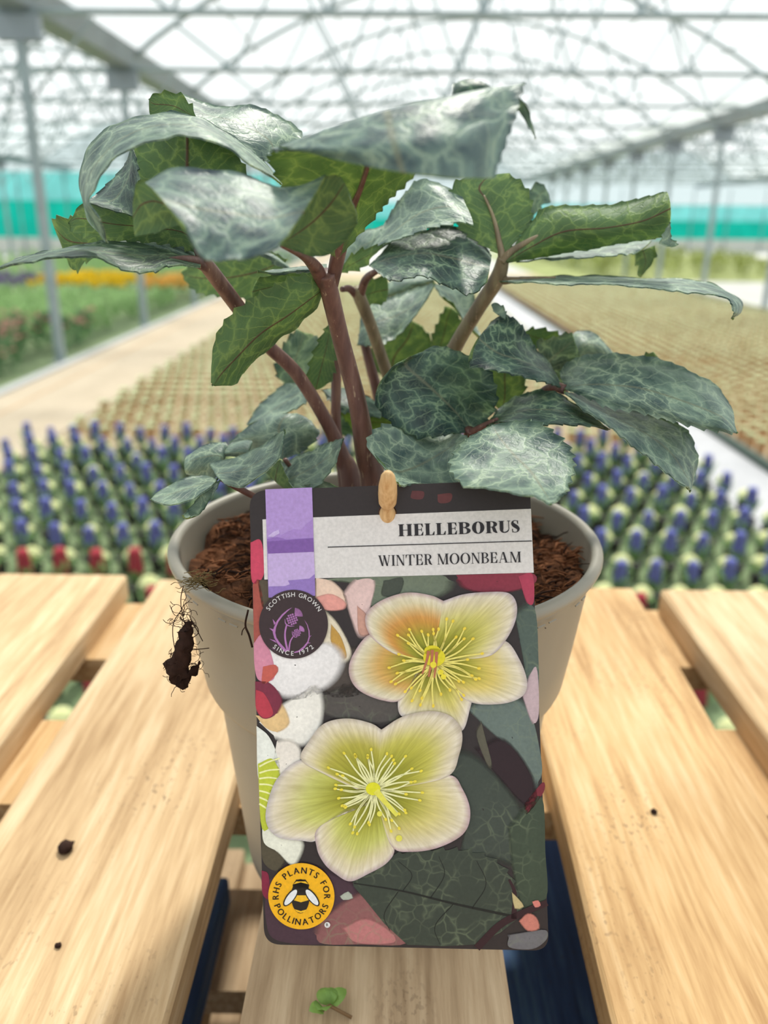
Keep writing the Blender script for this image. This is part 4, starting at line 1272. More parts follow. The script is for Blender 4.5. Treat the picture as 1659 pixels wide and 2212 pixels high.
fl_('printed_leaf', [(695, 1500), (770, 1480), (860, 1520), (850, 1556), (780, 1560), (700, 1540)], (84, 78, 74), 1, 'print_leaf')
fl_('printed_leaf', [(720, 1420), (780, 1400), (800, 1470), (760, 1500), (700, 1490)], (76, 66, 60), 1)
fl_('printed_leaf', [(985, 1622), (1030, 1640), (1090, 1700), (1130, 1770), (1120, 1860), (1060, 1850), (1000, 1838), (1010, 1760), (965, 1690)], (64, 72, 64), 1, 'print_leaf')
fl_('printed_leaf', [(1100, 1790), (1140, 1740), (1172, 1725), (1178, 1840), (1180, 1940), (1130, 1960), (1110, 1880)], (62, 74, 58), 2, 'print_leaf')
fl_('printed_stem', [(1135, 1735), (1172, 1690), (1174, 1712), (1140, 1755)], (120, 40, 52), 2)
fl_('printed_shadow', [(1030, 1620), (1090, 1600), (1150, 1680), (1140, 1740), (1080, 1680)], (44, 26, 32), 2)
fl_('printed_stamen_leaf', [(1040, 1560), (1050, 1600), (1062, 1650), (1052, 1650), (1030, 1590)], (92, 88, 74), 3)
fl_('printed_shadow_leaf', [(575, 1905), (640, 1870), (760, 1905), (760, 1960), (720, 2034), (600, 2032), (574, 1985)], (74, 50, 62), 1)
fl_('printed_shadow_leaf', [(565, 1800), (620, 1830), (600, 1880), (568, 1860)], (84, 76, 58), 1)
fl_('printed_shadow_bloom', [(565, 1880), (580, 1890), (582, 1940), (567, 1930)], (132, 34, 62), 2)
fl_('printed_red_leaf', [(690, 1990), (760, 1940), (800, 1935), (850, 1990), (876, 2038), (780, 2040), (690, 2036)], (142, 92, 92), 2, 'print_leaf')
fl_('printed_red_leaf', [(740, 2005), (790, 1985), (840, 2010), (850, 2036), (770, 2036)], (188, 120, 120), 3, 'print_leaf')
# the sharp serrated leaf at the bottom
def serrate(pts, amp=9, pitch=30):
    S = catmull([Vector((a, b_, 0)) for a, b_ in pts], 120); out = []; s = 0
    for i, p in enumerate(S):
        if i: s += (p - S[i - 1]).length
        t_ = (S[min(i + 1, 119)] - S[max(i - 1, 0)]).normalized()
        q = p + Vector((t_.y, -t_.x, 0)) * amp * ((s / pitch) % 1.0) ** 2
        out.append((q.x, q.y))
    return out
big = serrate([(760, 1895), (800, 1870), (860, 1846), (940, 1838), (1010, 1840), (1065, 1858), (1105, 1900), (1125, 1960)]) + [(1118, 1985), (1080, 2015), (1030, 2040)] + [(960, 2044), (880, 2041), (830, 1995), (790, 1945), (764, 1915)]
flat('printed_leaf', [big], (58, 66, 56), 4, card_root, 'print_leaf')
flat('printed_leaf_vein', [stroke([(764, 1908), (870, 1925), (980, 1952), (1120, 1982)], 2.5, 6), stroke([(860, 1926), (830, 1975), (842, 2010)], 2, 1), stroke([(930, 1940), (960, 1890), (948, 1850)], 2, 1),
                           stroke([(980, 1952), (940, 2000), (950, 2040)], 2, 1), stroke([(1020, 1962), (1050, 1910), (1030, 1860)], 2, 1), stroke([(870, 1925), (890, 1890), (860, 1860)], 2, 1)], (28, 30, 26), 5)
flat('printed_stem', [stroke([(1030, 2048), (1080, 1998), (1130, 1972), (1182, 1950)], 16, 14), stroke([(1110, 1985), (1112, 1930), (1100, 1900)], 12, 5)], (52, 26, 32), 6)
fl_('printed_light_gap', [(1106, 1928), (1120, 1942), (1131, 1958), (1112, 1962)], (196, 178, 130), 7, 'print', 2)
fl_('printed_light_gap', [(1150, 1948), (1162, 1945), (1168, 1956), (1156, 1960)], (214, 128, 118), 7, 'print', 2)
fl_('printed_light_gap', [(1122, 1990), (1140, 1974), (1158, 1982), (1164, 2005), (1140, 2010)], (202, 126, 112), 7, 'print', 3)
fl_('printed_leaf', [(1100, 2020), (1150, 2012), (1180, 2010), (1180, 2030), (1150, 2050), (1100, 2046)], (110, 108, 112), 6, 'print_leaf')
fl_('printed_light_gap', [(735, 1936), (752, 1926), (762, 1940), (742, 1944)], (176, 182, 168), 4, 'print', 2)
# blurred flower and bud at the left
fl_('printed_petal_pale', [(683, 1248), (716, 1256), (742, 1282), (745, 1308), (706, 1312), (684, 1302)], (238, 208, 188), 2)
fl_('printed_petal_pale', [(684, 1290), (715, 1284), (744, 1300), (740, 1316), (700, 1316)], (232, 160, 150), 3)
fl_('printed_petal_pale', [(744, 1282), (766, 1256), (800, 1250), (809, 1268), (798, 1320), (802, 1362), (776, 1372), (760, 1336)], (228, 196, 192), 2)
fl_('printed_petal_pale', [(772, 1310), (792, 1330), (800, 1366), (776, 1368)], (206, 156, 140), 3)
fl_('printed_petal_pale', [(702, 1320), (730, 1350), (756, 1400), (752, 1424), (726, 1430), (700, 1400)], (232, 220, 196), 2)
fl_('printed_petal_pale', [(716, 1350), (736, 1376), (748, 1414), (738, 1420), (716, 1388)], (196, 152, 72), 3)
fl_('printed_petal_white', [(548, 1395), (570, 1370), (640, 1400), (705, 1390), (738, 1420), (722, 1466), (680, 1494), (620, 1504), (590, 1486), (560, 1440)], (240, 236, 236), 4)
fl_('printed_petal_pink', [(548, 1390), (566, 1372), (588, 1420), (592, 1466), (560, 1470), (550, 1440)], (214, 140, 164), 5)
fl_('printed_petal_pink', [(568, 1440), (594, 1436), (600, 1450), (584, 1470), (566, 1476)], (200, 96, 84), 6)
fl_('printed_petal_white', [(560, 1560), (600, 1530), (650, 1500), (684, 1484), (696, 1530), (684, 1584), (652, 1608), (600, 1594)], (244, 240, 232), 4)
fl_('printed_petal_pink', [(552, 1545), (590, 1548), (606, 1520), (624, 1560), (600, 1580), (574, 1572)], (232, 196, 140), 5)
fl_('printed_bud', [(551, 1472), (580, 1474), (602, 1496), (608, 1520), (592, 1546), (568, 1552), (553, 1530)], (126, 44, 66), 6)
fl_('printed_bud', [(553, 1490), (572, 1500), (590, 1540), (570, 1551), (553, 1530)], (188, 60, 76), 7)
fl_('printed_bloom_red', [(541, 1172), (562, 1166), (570, 1200), (570, 1240), (556, 1260), (543, 1250)], (206, 70, 98), 1)
fl_('printed_stem', [(546, 1262), (560, 1256), (572, 1340), (560, 1430), (550, 1420)], (170, 84, 72), 1)
fl_('printed_shadow', [(556, 1252), (580, 1258), (582, 1300), (566, 1310)], (88, 76, 60), 1)
fl_('printed_petal_white', [(554, 1568), (580, 1590), (598, 1630), (598, 1670), (560, 1690)], (238, 240, 232), 8)
fl_('printed_petal_white', [(598, 1602), (626, 1600), (646, 1616), (648, 1650), (630, 1700), (590, 1720), (588, 1660)], (240, 232, 222), 8)
fl_('printed_petal_white', [(566, 1770), (600, 1800), (652, 1818), (640, 1862), (624, 1864), (600, 1840), (570, 1820)], (236, 236, 220), 8)
fl_('printed_heart', [(557, 1650), (590, 1640), (606, 1690), (596, 1760), (566, 1790)], (196, 206, 60), 9)
flat('printed_stamens', [stroke([(560, 1690 + dy), (580, 1690 + dy * 1.3), (604, 1692 + dy * 1.7 + 4)], 4, 3) for dy in (-34, -20, -8, 4, 18, 32, 46)], (246, 246, 176), 10)
# the two sharp flowers
def lerp3(a, b_, t): return tuple(a[i] + (b_[i] - a[i]) * t for i in range(3))
def flower(c, petals, layer, seed):
    r_ = random.Random(seed)
    g = empty('printed_flower', pl(c[0], c[1], layer), card_root)
    for pi, (outer, tint, edge) in enumerate(petals):
        S = catmull([Vector((a, b_, 0)) for a, b_ in outer], 56)
        NRg = 14
        V, cols, Fc, uv = [], [], [], []
        for i, p in enumerate(S):
            j = r_.uniform(.94, 1.05)
            for k in range(NRg + 1):
                t_ = k / NRg
                V.append(pl(c[0] + (p.x - c[0]) * t_, c[1] + (p.y - c[1]) * t_, layer + pi))
                st = [(0, (120, 126, 24)), (.34, (164, 162, 48)), (.62, tint), (.84, (226, 214, 178)), (.965, (236, 226, 212)), (.985, edge), (1.0, tuple(v * .82 for v in edge))]
                for q in range(len(st) - 1):
                    if st[q][0] <= t_ <= st[q + 1][0]:
                        col = lerp3(st[q][1], st[q + 1][1], (t_ - st[q][0]) / (st[q + 1][0] - st[q][0])); break
                cols.append(lin(tuple(min(255, v * (1 + (j - 1) * (1 - .6 * t_))) for v in col)))
                uv.append((i / 55 + pi * 3.3, t_))
        k1 = NRg + 1
        for i in range(len(S) - 1):
            for k in range(NRg):
                Fc.append((i * k1 + k, (i + 1) * k1 + k, (i + 1) * k1 + k + 1, i * k1 + k + 1)[::-1])
        o = mesh('petal', V, Fc, M['print_petal'], g)
        colour_attr(o, np.array(cols))
        l = o.data.uv_layers.new(name='spoke')
        for lp in o.data.loops: l.data[lp.index].uv = uv[lp.vertex_index]
    return g
f1 = flower((935, 1428), [
    ([(905, 1440), (866, 1486), (862, 1540), (896, 1556), (950, 1560), (996, 1580), (1014, 1536), (1018, 1490), (975, 1446)], (222, 210, 120), (238, 224, 224)),
    ([(985, 1400), (1050, 1410), (1092, 1385), (1124, 1428), (1139, 1476), (1126, 1506), (1078, 1521), (1010, 1514), (960, 1460)], (226, 204, 110), (240, 226, 226)),
    ([(885, 1396), (845, 1398), (800, 1370), (762, 1415), (754, 1456), (775, 1491), (826, 1513), (868, 1510), (900, 1450)], (220, 172, 92), (230, 196, 204)),
    ([(880, 1420), (845, 1409), (804, 1378), (789, 1345), (796, 1318), (830, 1294), (880, 1280), (930, 1286), (958, 1298)], (214, 150, 70), (232, 200, 206)),
    ([(958, 1298), (1000, 1284), (1048, 1279), (1095, 1280), (1114, 1298), (1116, 1330), (1102, 1368), (1072, 1408), (1040, 1421), (980, 1424)], (214, 206, 120), (232, 214, 226))], 11, 1)
f2 = flower((810, 1706), [
    ([(760, 1690), (700, 1660), (650, 1642), (600, 1680), (577, 1738), (576, 1780), (600, 1808), (650, 1816), (690, 1812), (760, 1745)], (206, 208, 116), (238, 228, 232)),
    ([(790, 1740), (690, 1786), (684, 1830), (700, 1865), (725, 1888), (756, 1904), (795, 1888), (838, 1862), (852, 1826), (826, 1745)], (204, 206, 110), (232, 206, 216)),
    ([(850, 1706), (966, 1674), (1000, 1706), (1016, 1755), (1002, 1800), (950, 1830), (890, 1840), (846, 1828), (818, 1745)], (220, 208, 128), (230, 196, 206)),
    ([(770, 1705), (700, 1672), (650, 1640), (668, 1600), (700, 1563), (750, 1552), (800, 1562), (824, 1576)], (186, 178, 70), (240, 226, 214)),
    ([(824, 1576), (870, 1548), (930, 1536), (975, 1548), (998, 1582), (992, 1630), (966, 1678), (860, 1702)], (200, 194, 88), (238, 222, 210))], 17, 2)
def stamens(g, c, n, r0, r1, layer, seed, col, tip, skip=None):
    r_ = random.Random(seed); P, T = [], []
    for k in range(n):
        a = 2 * math.pi * k / n + r_.uniform(-.12, .12)
        L = r_.uniform(r0, r1)
        bend = r_.uniform(-.18, .18)
        m_ = (c[0] + L * .55 * math.cos(a), c[1] + L * .5 * math.sin(a))
        e = (c[0] + L * math.cos(a + bend), c[1] + L * .92 * math.sin(a + bend))
        P.append(stroke([(c[0] + 8 * math.cos(a), c[1] + 8 * math.sin(a)), m_, e], 4.4, 2.6, 8))
        T.append(disc(e[0], e[1], 4.2, 8, 3.0, a))
    flat('stamens', P, col, layer, g)
    flat('anthers', T, tip, layer + 1, g)
stamens(f1, (940, 1432), 40, 66, 106, 24, 5, (240, 226, 120), (244, 214, 70))
stamens(f2, (808, 1706), 42, 70, 112, 24, 6, (240, 238, 176), (238, 220, 70))
flat('flower_heart', [disc(938, 1420, 24, 20, 20), disc(934, 1406, 18, 16, 12)], (226, 212, 40), 26, f1)
flat('carpel', [stroke([(934, 1404), (932, 1430), (926, 1462)], 7, 4), stroke([(926, 1406), (921, 1430), (912, 1456)], 7, 3.5), stroke([(943, 1408), (942, 1434), (938, 1464)], 7, 3.5)], (186, 112, 78), 27, f1)
flat('style', [disc(936, 1436, 7, 12), disc(952, 1452, 6, 12), disc(958, 1462, 6, 12)], (240, 222, 60), 28, f1)
flat('flower_heart', [disc(806, 1704, 16, 18, 14)], (228, 224, 40), 26, f2)
flat('style', [stroke([(812, 1708), (830, 1730), (858, 1762)], 14, 8), disc(862, 1811, 7, 12), disc(820, 1758, 6, 12)], (232, 226, 90), 27, f2)
# header band, rule, purple strip
hd = flat('title_band', [[(567, 1122), (1147, 1099), (1153, 1237), (571, 1252)]], (226, 221, 219), 3)
flat('title_rule', [stroke([(708, 1182), (1149, 1168.5)], 2.2)], (60, 56, 58), 5)
strip = flat('purple_strip', [[(573, 1057), (674, 1053), (681, 1287), (580, 1291)]], (183, 152, 216), 6)
flat('printed_hill', [[(578, 1160), (590, 1150), (602, 1145), (606, 1157), (618, 1150), (634, 1143), (650, 1145), (664, 1130), (676, 1121), (677, 1165), (578, 1170)]], (172, 138, 208), 7, strip)
flat('printed_hill', [[(578, 1159), (590, 1149), (602, 1144), (604, 1152), (590, 1160)]], (206, 184, 232), 8, strip)
flat('printed_shore', [[(577, 1164), (600, 1160), (620, 1166), (640, 1164), (677, 1162), (677, 1170), (577, 1172)]], (150, 112, 190), 8, strip)
flat('printed_loch', [[(577, 1170), (620, 1167), (677, 1163), (678, 1192), (579, 1196)]], (130, 92, 168), 9, strip)
flat('printed_water', [[(579, 1196), (678, 1191), (680, 1240), (668, 1250), (622, 1254), (626, 1262), (616, 1266), (580, 1267)]], (200, 176, 226), 8, strip)
flat('printed_bank', [[(580, 1267), (616, 1266), (626, 1262), (622, 1254), (668, 1250), (680, 1240), (681, 1287), (580, 1291)]], (150, 122, 194), 9, strip)
# ---- lettering
glyph_cache = {}
def glyph(ch):
    if ch in glyph_cache: return glyph_cache[ch]
    cu = bpy.data.curves.new('glyph', 'FONT'); cu.body = ch; cu.size = 1.0; cu.resolution_u = 3
    ob = bpy.data.objects.new('glyph', cu); C.objects.link(ob)
    dg = bpy.context.evaluated_depsgraph_get(); dg.update()
    me = bpy.data.meshes.new_from_object(ob.evaluated_get(dg))
    V = [(v.co.x, v.co.y) for v in me.vertices]; Fc = [tuple(p.vertices) for p in me.polygons]
    bpy.data.objects.remove(ob); bpy.data.curves.remove(cu); bpy.data.meshes.remove(me)
    xs = [v[0] for v in V]
    x0 = min(xs); V = [(x - x0, y) for x, y in V]
    glyph_cache[ch] = (V, Fc, max(xs) - x0)
    return glyph_cache[ch]
capH = max(v[1] for v in glyph('H')[0])
def put(name, placed, rgb, layer, parent):
    """placed: list of (verts2d in photo pixels, faces)"""
    V, Fc = [], []
    for v2, f2_ in placed:
        n = len(V)
        V += [pl(x, y, layer) for x, y in v2]
        for f in f2_:
            a, b_, c = [v2[i] for i in f[:3]]
            area = (b_[0] - a[0]) * (c[1] - a[1]) - (b_[1] - a[1]) * (c[0] - a[0])
            Fc.append(tuple(i + n for i in (f if area < 0 else f[::-1])))
    o = mesh(name, V, Fc, M['print'], parent)
    colour_attr(o, lin(rgb))
    return o
def arc_text(name, txt, c, r, a0, a1, h, rgb, layer, parent, outward=True, squash=1.0, bold=0.0):
    """letters on a circle; angles in degrees, anticlockwise from +x, y up; r is the baseline radius"""
    sc = h / capH
    adv = [(glyph(ch)[2] * sc * squash if ch != ' ' else h * .42) for ch in txt]
    arc_len = abs(R(a1 - a0)) * (r + (h / 2 if outward else -h / 2))
    gap = (arc_len - sum(adv)) / max(1, len(txt) - 1)
    s = 0; placed = []
    for ch, w in zip(txt, adv):
        mid = (s + w / 2) / arc_len
        a = R(a0 + (a1 - a0) * mid)
        s += w + gap
        if ch == ' ': continue
        V, Fc, gw = glyph(ch)
        for dx_, dy_ in ([(0, 0)] if not bold else [(-bold, 0), (bold, 0)]):
            out = []
            for x, y in V:
                lx = (x - gw / 2) * sc * squash + dx_; ly = y * sc + dy_
                if outward:
                    ex, ey = (r + ly) * math.cos(a) + lx * math.sin(a), (r + ly) * math.sin(a) - lx * math.cos(a)
                else:
                    ex, ey = (r - ly) * math.cos(a) - lx * math.sin(a), (r - ly) * math.sin(a) + lx * math.cos(a)
                out.append((c[0] + ex, c[1] - ey))
            placed.append((out, Fc))
    return put(name, placed, rgb, layer, parent)
# serif capitals of the title, drawn from stems, hairlines and bowls
def serif_glyph(ch, T, t, s):
    polys = []
    def rect(x0, y0, x1, y1): polys.append([(x0, y0), (x1, y0), (x1, y1), (x0, y1)])
    def stemv(x, w, top=True, bot=True):
        rect(x, 0, x + w, 1)
        if bot: rect(x - s, 0, x + w + s, t)
        if top: rect(x - s, 1 - t, x + w + s, 1)
    def ring(cx, cy, rx, ry, th, tv, a0=0, a1=360, n=28):
        for i in range(n):
            p, q = R(a0 + (a1 - a0) * i / n), R(a0 + (a1 - a0) * (i + 1) / n)
            polys.append([(cx + rx * math.cos(p), cy + ry * math.sin(p)), (cx + rx * math.cos(q), cy + ry * math.sin(q)),
                          (cx + (rx - th) * math.cos(q), cy + (ry - tv) * math.sin(q)), (cx + (rx - th) * math.cos(p), cy + (ry - tv) * math.sin(p))])
    def diag(x0, y0, x1, y1, w): polys.append([(x0, y0), (x0 + w, y0), (x1 + w, y1), (x1, y1)])
    if ch == 'H':
        stemv(s, T); stemv(s + T + .34, T); rect(s + T, .5 - t / 2, s + T + .34, .5 + t / 2); w = 2 * s + 2 * T + .34
    elif ch == 'I': stemv(s, T); w = 2 * s + T
    elif ch in 'EL':
        stemv(s, T, top=True); R_ = s + T + .36
        rect(s + T, 0, R_, t); polys.append([(R_ - .16, t), (R_, t), (R_ + .02, .32), (R_ - .02, .32)])
        if ch == 'E':
            rect(s + T, 1 - t, R_ - .03, 1); polys.append([(R_ - .16, 1 - t), (R_ - .04, .70), (R_, .70), (R_ - .02, 1 - t)])
            rect(s + T, .5 - t / 2, R_ - .16, .5 + t / 2); polys.append([(R_ - .16, .5), (R_ - .12, .34), (R_ - .09, .34), (R_ - .09, .66), (R_ - .12, .66)])
        w = R_ + .03
    elif ch == 'B':
        stemv(s, T); x = s + T
        rect(x, 1 - t, x + .12, 1); rect(x, .52, x + .12, .52 + t); rect(x, 0, x + .14, t)
        ring(x + .10, .76, .13 + T, .24, T, t, -90, 90, 14); ring(x + .12, .27, .17 + T, .27, T, t, -90, 90, 14); w = x + .30 + T
    elif ch == 'R':
        stemv(s, T); x = s + T
        rect(x, 1 - t, x + .12, 1); rect(x, .48, x + .12, .48 + t)
        ring(x + .10, .74, .14 + T, .26, T, t, -90, 90, 14)
        polys.append([(x + .10, .5), (x + .10 + T * .9, .5), (x + .24 + T * .9, .1), (x + .16 + T * .2, .1)]); polys.append([(x + .16 + T * .2, .12), (x + .24 + T * .9, .12), (x + .36 + T * .6, .0), (x + .26 + T * .5, .0)])
        w = x + .36 + T * .6
    elif ch == 'O': rx = .33 + T * .5; ring(rx, .5, rx, .52, T * 1.12, t); w = 2 * rx
    elif ch == 'U':
        rect(s, .3, s + T, 1); rect(0, 1 - t, T + 2 * s, 1)
        xr = s + T + .38; rect(xr, .3, xr + t, 1); rect(xr - s, 1 - t, xr + t + s, 1)
        cx = (s + xr + t) / 2; rx = (xr + t - s) / 2
        for i in range(14):
            p, q = R(180 + 180 * i / 14), R(180 + 180 * (i + 1) / 14)
            w0 = T + (t - T) * i / 14; w1 = T + (t - T) * (i + 1) / 14
            polys.append([(cx + rx * math.cos(p), .3 + .32 * math.sin(p)), (cx + rx * math.cos(q), .3 + .32 * math.sin(q)), (cx + (rx - w1) * math.cos(q), .3 + (.32 - min(w1, t * 1.6)) * math.sin(q)), (cx + (rx - w0) * math.cos(p), .3 + (.32 - min(w0, t * 1.6)) * math.sin(p))])
        w = xr + t + s
    elif ch == 'S':
        P = [(.47, .74), (.43, .93), (.28, 1.0), (.12, .92), (.09, .75), (.2, .6), (.36, .47), (.5, .3), (.46, .09), (.28, .0), (.1, .07), (.05, .27)]
        S = catmull([Vector((a, b_, 0)) for a, b_ in P], 60)
        for i in range(59):
            def wd(k):
                u = k / 59; return (t + (T * 1.15 - t) * max(0, math.sin(math.pi * min(1, max(0, (u - .22) / .56)))) ** 1.3) / 2
            def nn(k):
                d = (S[min(k + 1, 59)] - S[max(k - 1, 0)]).normalized(); return Vector((-d.y, d.x, 0))
            a, b_ = S[i] + nn(i) * wd(i), S[i + 1] + nn(i + 1) * wd(i + 1); c, d = S[i + 1] - nn(i + 1) * wd(i + 1), S[i] - nn(i) * wd(i)
            polys.append([(v.x, v.y) for v in (a, b_, c, d)])
        rect(.455, .70, .455 + t, 1.0); rect(.05, .0, .05 + t, .30); w = .54 + T * .4
    elif ch == 'W':
        diag(.06, 1, .30, 0, T * .95); diag(.30 + T * .4, 0, .50, 1, t); diag(.44, 1, .68, 0, T * .95); diag(.68 + T * .4, 0, .92, 1, t)
        rect(0, 1 - t, .06 + T + .06, 1); rect(.84, 1 - t, 1.02, 1); rect(.40, 1 - t, .62, 1); w = 1.02
    elif ch == 'N':
        rect(s, 0, s + t, 1); rect(0, 0, 2 * s + t, t); diag(s - .02, 1, s + .52 - T * .4, 0, T); rect(s + .52, 0, s + .52 + t, 1); rect(.52, 1 - t, 2 * s + .52 + t, 1); rect(0, 1 - t, s + T, 1); w = 2 * s + .52 + t
    elif ch == 'T':
        rect(.29, 0, .29 + T, 1); rect(.29 - s, 0, .29 + T + s, t); rect(0, 1 - t, .58 + T, 1)
        polys.append([(0, 1 - t), (.0, .68), (.035, .68), (.10, 1 - t)]); polys.append([(.48 + T, 1 - t), (.545 + T, .68), (.58 + T, .68), (.58 + T, 1 - t)]); w = .58 + T
    elif ch == 'M':
        rect(s, 0, s + t, 1); rect(0, 0, 2 * s + t, t); diag(s - .01, 1, s + .34, 0, T * .95); diag(s + .34 + T * .3, 0, s + .64, 1, t); rect(s + .63, 0, s + .63 + T, 1); rect(.63, 0, 2 * s + .63 + T, t); rect(.63, 1 - t, 2 * s + .63 + T, 1); rect(0, 1 - t, s + T * .6, 1); w = 2 * s + .63 + T
    elif ch == 'A':
        diag(.08, 0, .34, 1, t); diag(.62 - T * .3, 0, .33, 1, T); rect(.17, .32, .52, .32 + t); rect(0, 0, .20, t); rect(.50, 0, .50 + T + .26, t); w = .76 + T * .6
    else: return [], .35
    return polys, w
def title(name, txt, p0, p1, h, T, t, s, gap, space=.45):
    """from pixel p0 (baseline start) to p1 (baseline end)"""
    glyphs = []; x = 0
    for ch in txt:
        if ch == ' ': x += space; continue
        g, w = serif_glyph(ch, T, t, s); glyphs.append((x, g)); x += w + gap
    tot = x - gap
    ux = Vector((p1[0] - p0[0], p1[1] - p0[1])); sx = ux.length / tot; ux.normalize(); uy = Vector((ux.y, -ux.x))
    placed = []
    for gx, g in glyphs:
        for poly in g:
            v2 = [(p0[0] + ux.x * (gx + a) * sx + uy.x * b_ * h, p0[1] + ux.y * (gx + a) * sx + uy.y * b_ * h) for a, b_ in poly]
            placed.append((v2, [tuple(range(len(v2)))]))
    return put(name, placed, (40, 36, 40), 6, card_root)
title('title_lettering', 'HELLEBORUS', (861, 1158.5), (1124, 1149.5), 25.5, .27, .05, .08, .10)
title('subtitle_lettering', 'WINTER MOONBEAM', (817, 1223), (1126, 1214.5), 23.0, .145, .042, .075, .085, .34)
# round grower's emblem
roundel = flat('grower_roundel', [disc(634, 1348.5, 74.5, 72)], (60, 44, 46), 12)
arc_text('lettering', 'SCOTTISH GROWN', (634, 1348.5), 59.5, 150.5, 27.5, 9.4, (238, 234, 234), 14, roundel)
arc_text('lettering', 'SINCE 1972', (634, 1348.5), 67.5, 228, 311, 9.4, (238, 234, 234), 15, roundel, outward=False)
def zt(p): return (560 + p[0] * .1085, 1260 + p[1] * .1085)
ME_ = (178, 118, 180)
polys = [[zt(p) for p in q] for q in (
    [(655, 480), (560, 530), (450, 620), (350, 750), (290, 880), (270, 980), (300, 1090), (370, 1210), (470, 1330), (525, 1375), (560, 1345), (480, 1260), (400, 1170), (340, 1080), (320, 980), (335, 880), (380, 770), (460, 660), (560, 560)],
    [(895, 725), (950, 830), (980, 950), (985, 1060), (960, 1160), (880, 1260), (780, 1340), (690, 1370), (700, 1388), (800, 1368), (900, 1290), (975, 1190), (1007, 1080), (1002, 950), (960, 820)],
    [(268, 712), (296, 830), (330, 790)], [(200, 892), (275, 962), (285, 915)], [(200, 1108), (350, 1190), (310, 1135)], [(218, 1285), (330, 1330), (300, 1310)], [(1045, 1035), (995, 1085), (990, 1060)], [(1030, 1188), (960, 1200), (975, 1175)])]
polys += [stroke([zt(p) for p in ((545, 830), (515, 980), (520, 1130), (565, 1345))], 3.2, 4.2), stroke([zt(p) for p in ((672, 1060), (615, 1170), (590, 1340))], 2.2, 3.4),
          stroke([zt(p) for p in ((510, 710), (525, 800), (600, 850), (700, 852))], .6, .6, 14, 2.4), stroke([zt(p) for p in ((655, 950), (665, 1020), (700, 1065), (755, 1080))], .5, .5, 14, 2.0)]
def thistle(cx, cy, rx, ry, tilt, fx, fy, fan, fl0):
    out = []
    c_, s_ = math.cos(tilt), math.sin(tilt)
    n = 5
    for i in range(n):
        for j in range(n):
            u, v = -1 + (i + .5) * 2 / n, -1 + (j + .5) * 2 / n
            if u * u + v * v > 1.0: continue
            e = .15
            q = [(u - e, v - e), (u + e, v - e), (u + e, v + e), (u - e, v + e)]
            out.append([zt((cx + rx * a * c_ - ry * b_ * s_, cy + rx * a * s_ + ry * b_ * c_)) for a, b_ in q])
    for k in range(9):
        a = R(fan[0] + (fan[1] - fan[0]) * k / 8)
        out.append(stroke([zt((fx + fl0 * .2 * math.cos(a), fy - fl0 * .2 * math.sin(a))), zt((fx + fl0 * math.cos(a), fy - fl0 * math.sin(a)))], .7, 1.9, 3))
    return out
polys += thistle(655, 718, 108, 112, -.35, 700, 655, (82, 2), 165) + thistle(752, 985, 74, 76, -.35, 795, 945, (82, -8), 104)
flat('thistle_emblem', polys, ME_, 13, roundel)
# yellow pollinator badge
badge = flat('pollinator_badge', [disc(651, 1936, 71.5, 72)], (248, 184, 22), 12)
BK = (36, 28, 22)
arc_text('lettering', 'RHS PLANTS FOR', (651, 1936), 49, 187, -6, 13.4, BK, 14, badge, True, .92, .45)
arc_text('lettering', 'POLLINATORS', (651, 1936), 62.5, 199, 341, 13.4, BK, 14, badge, False, .92, .45)
flat('bee', [disc(649, 1936, 20, 28, 37), [(632, 1912), (640, 1900), (660, 1900), (668, 1912), (664, 1928), (636, 1928)]], BK, 14, badge)
flat('bee_stripe', [[(634, 1910), (640, 1904), (660, 1904), (666, 1910), (650, 1906)], [(636, 1934), (664, 1934), (668, 1944), (650, 1949), (632, 1944)], [(636, 1964), (650, 1968), (664, 1964), (658, 1970), (650, 1972), (642, 1970)]], (244, 190, 40), 15, badge)
flat('bee_wing', [disc(628, 1938, 24, 24, 9.5, R(-52)), disc(674, 1938, 24, 24, 9.5, R(52))], BK, 16, badge)
flat('bee_wing_cell', [disc(628, 1938.5, 20.5, 24, 7, R(-52)), disc(674, 1938.5, 20.5, 24, 7, R(52))], (236, 238, 240), 17, badge)
reg = flat('registered_mark', [disc(707, 1998, 6.2, 20)], (232, 230, 230), 12)
g_ = glyph('R'); sc = 6.6 / capH
put('lettering', [([(707 - g_[2] * sc / 2 + x * sc, 1998 + 3.3 - y * sc) for x, y in g_[0]], g_[1])], (44, 36, 38), 13, reg)

# ============================================================ wooden peg through the label
def peg_mat():
    t = NT('peg_wood')
    n = t.noise(t.coord('Object', (500, 500, 60)), 1.5, 5)
    t.base(t.ramp(n, [(0.3, lin((196, 150, 98))), (0.7, lin((232, 196, 146)))]), .6, .3)
    return t.mat
M['peg'] = peg_mat()
tip = pz(838, 1020, .2570); hol = pz(837, 1108, ZC)
ax = (hol - tip).normalized()
peg_s = F / .266
soil_len = ((hol.z - (ZP + .142)) / -ax.z)
prof = [(0.0, .5), (.006, 5), (.03, 10), (.10, 15), (.30, 19.5), (.52, 20.5), (.72, 19.5), (.76, 17.5), (.78, 14), (.88, 13), (.97, 17), (1.0, 18)]
hl = (hol - tip).length
pp = [tip + ax * hl * u for u, r in prof] + [hol + ax * .004, hol + ax * soil_len * .6, hol + ax * soil_len * .98]
rr_ = [r / peg_s for u, r in prof] + [.0027, .0024, .0004]
b = MB(); b.tube(pp, rr_, 20)
peg = b.obj('label_peg', M['peg'], None, True)
tag(peg, 'turned pale wooden peg with rounded head pushed through the label hole', 'peg')

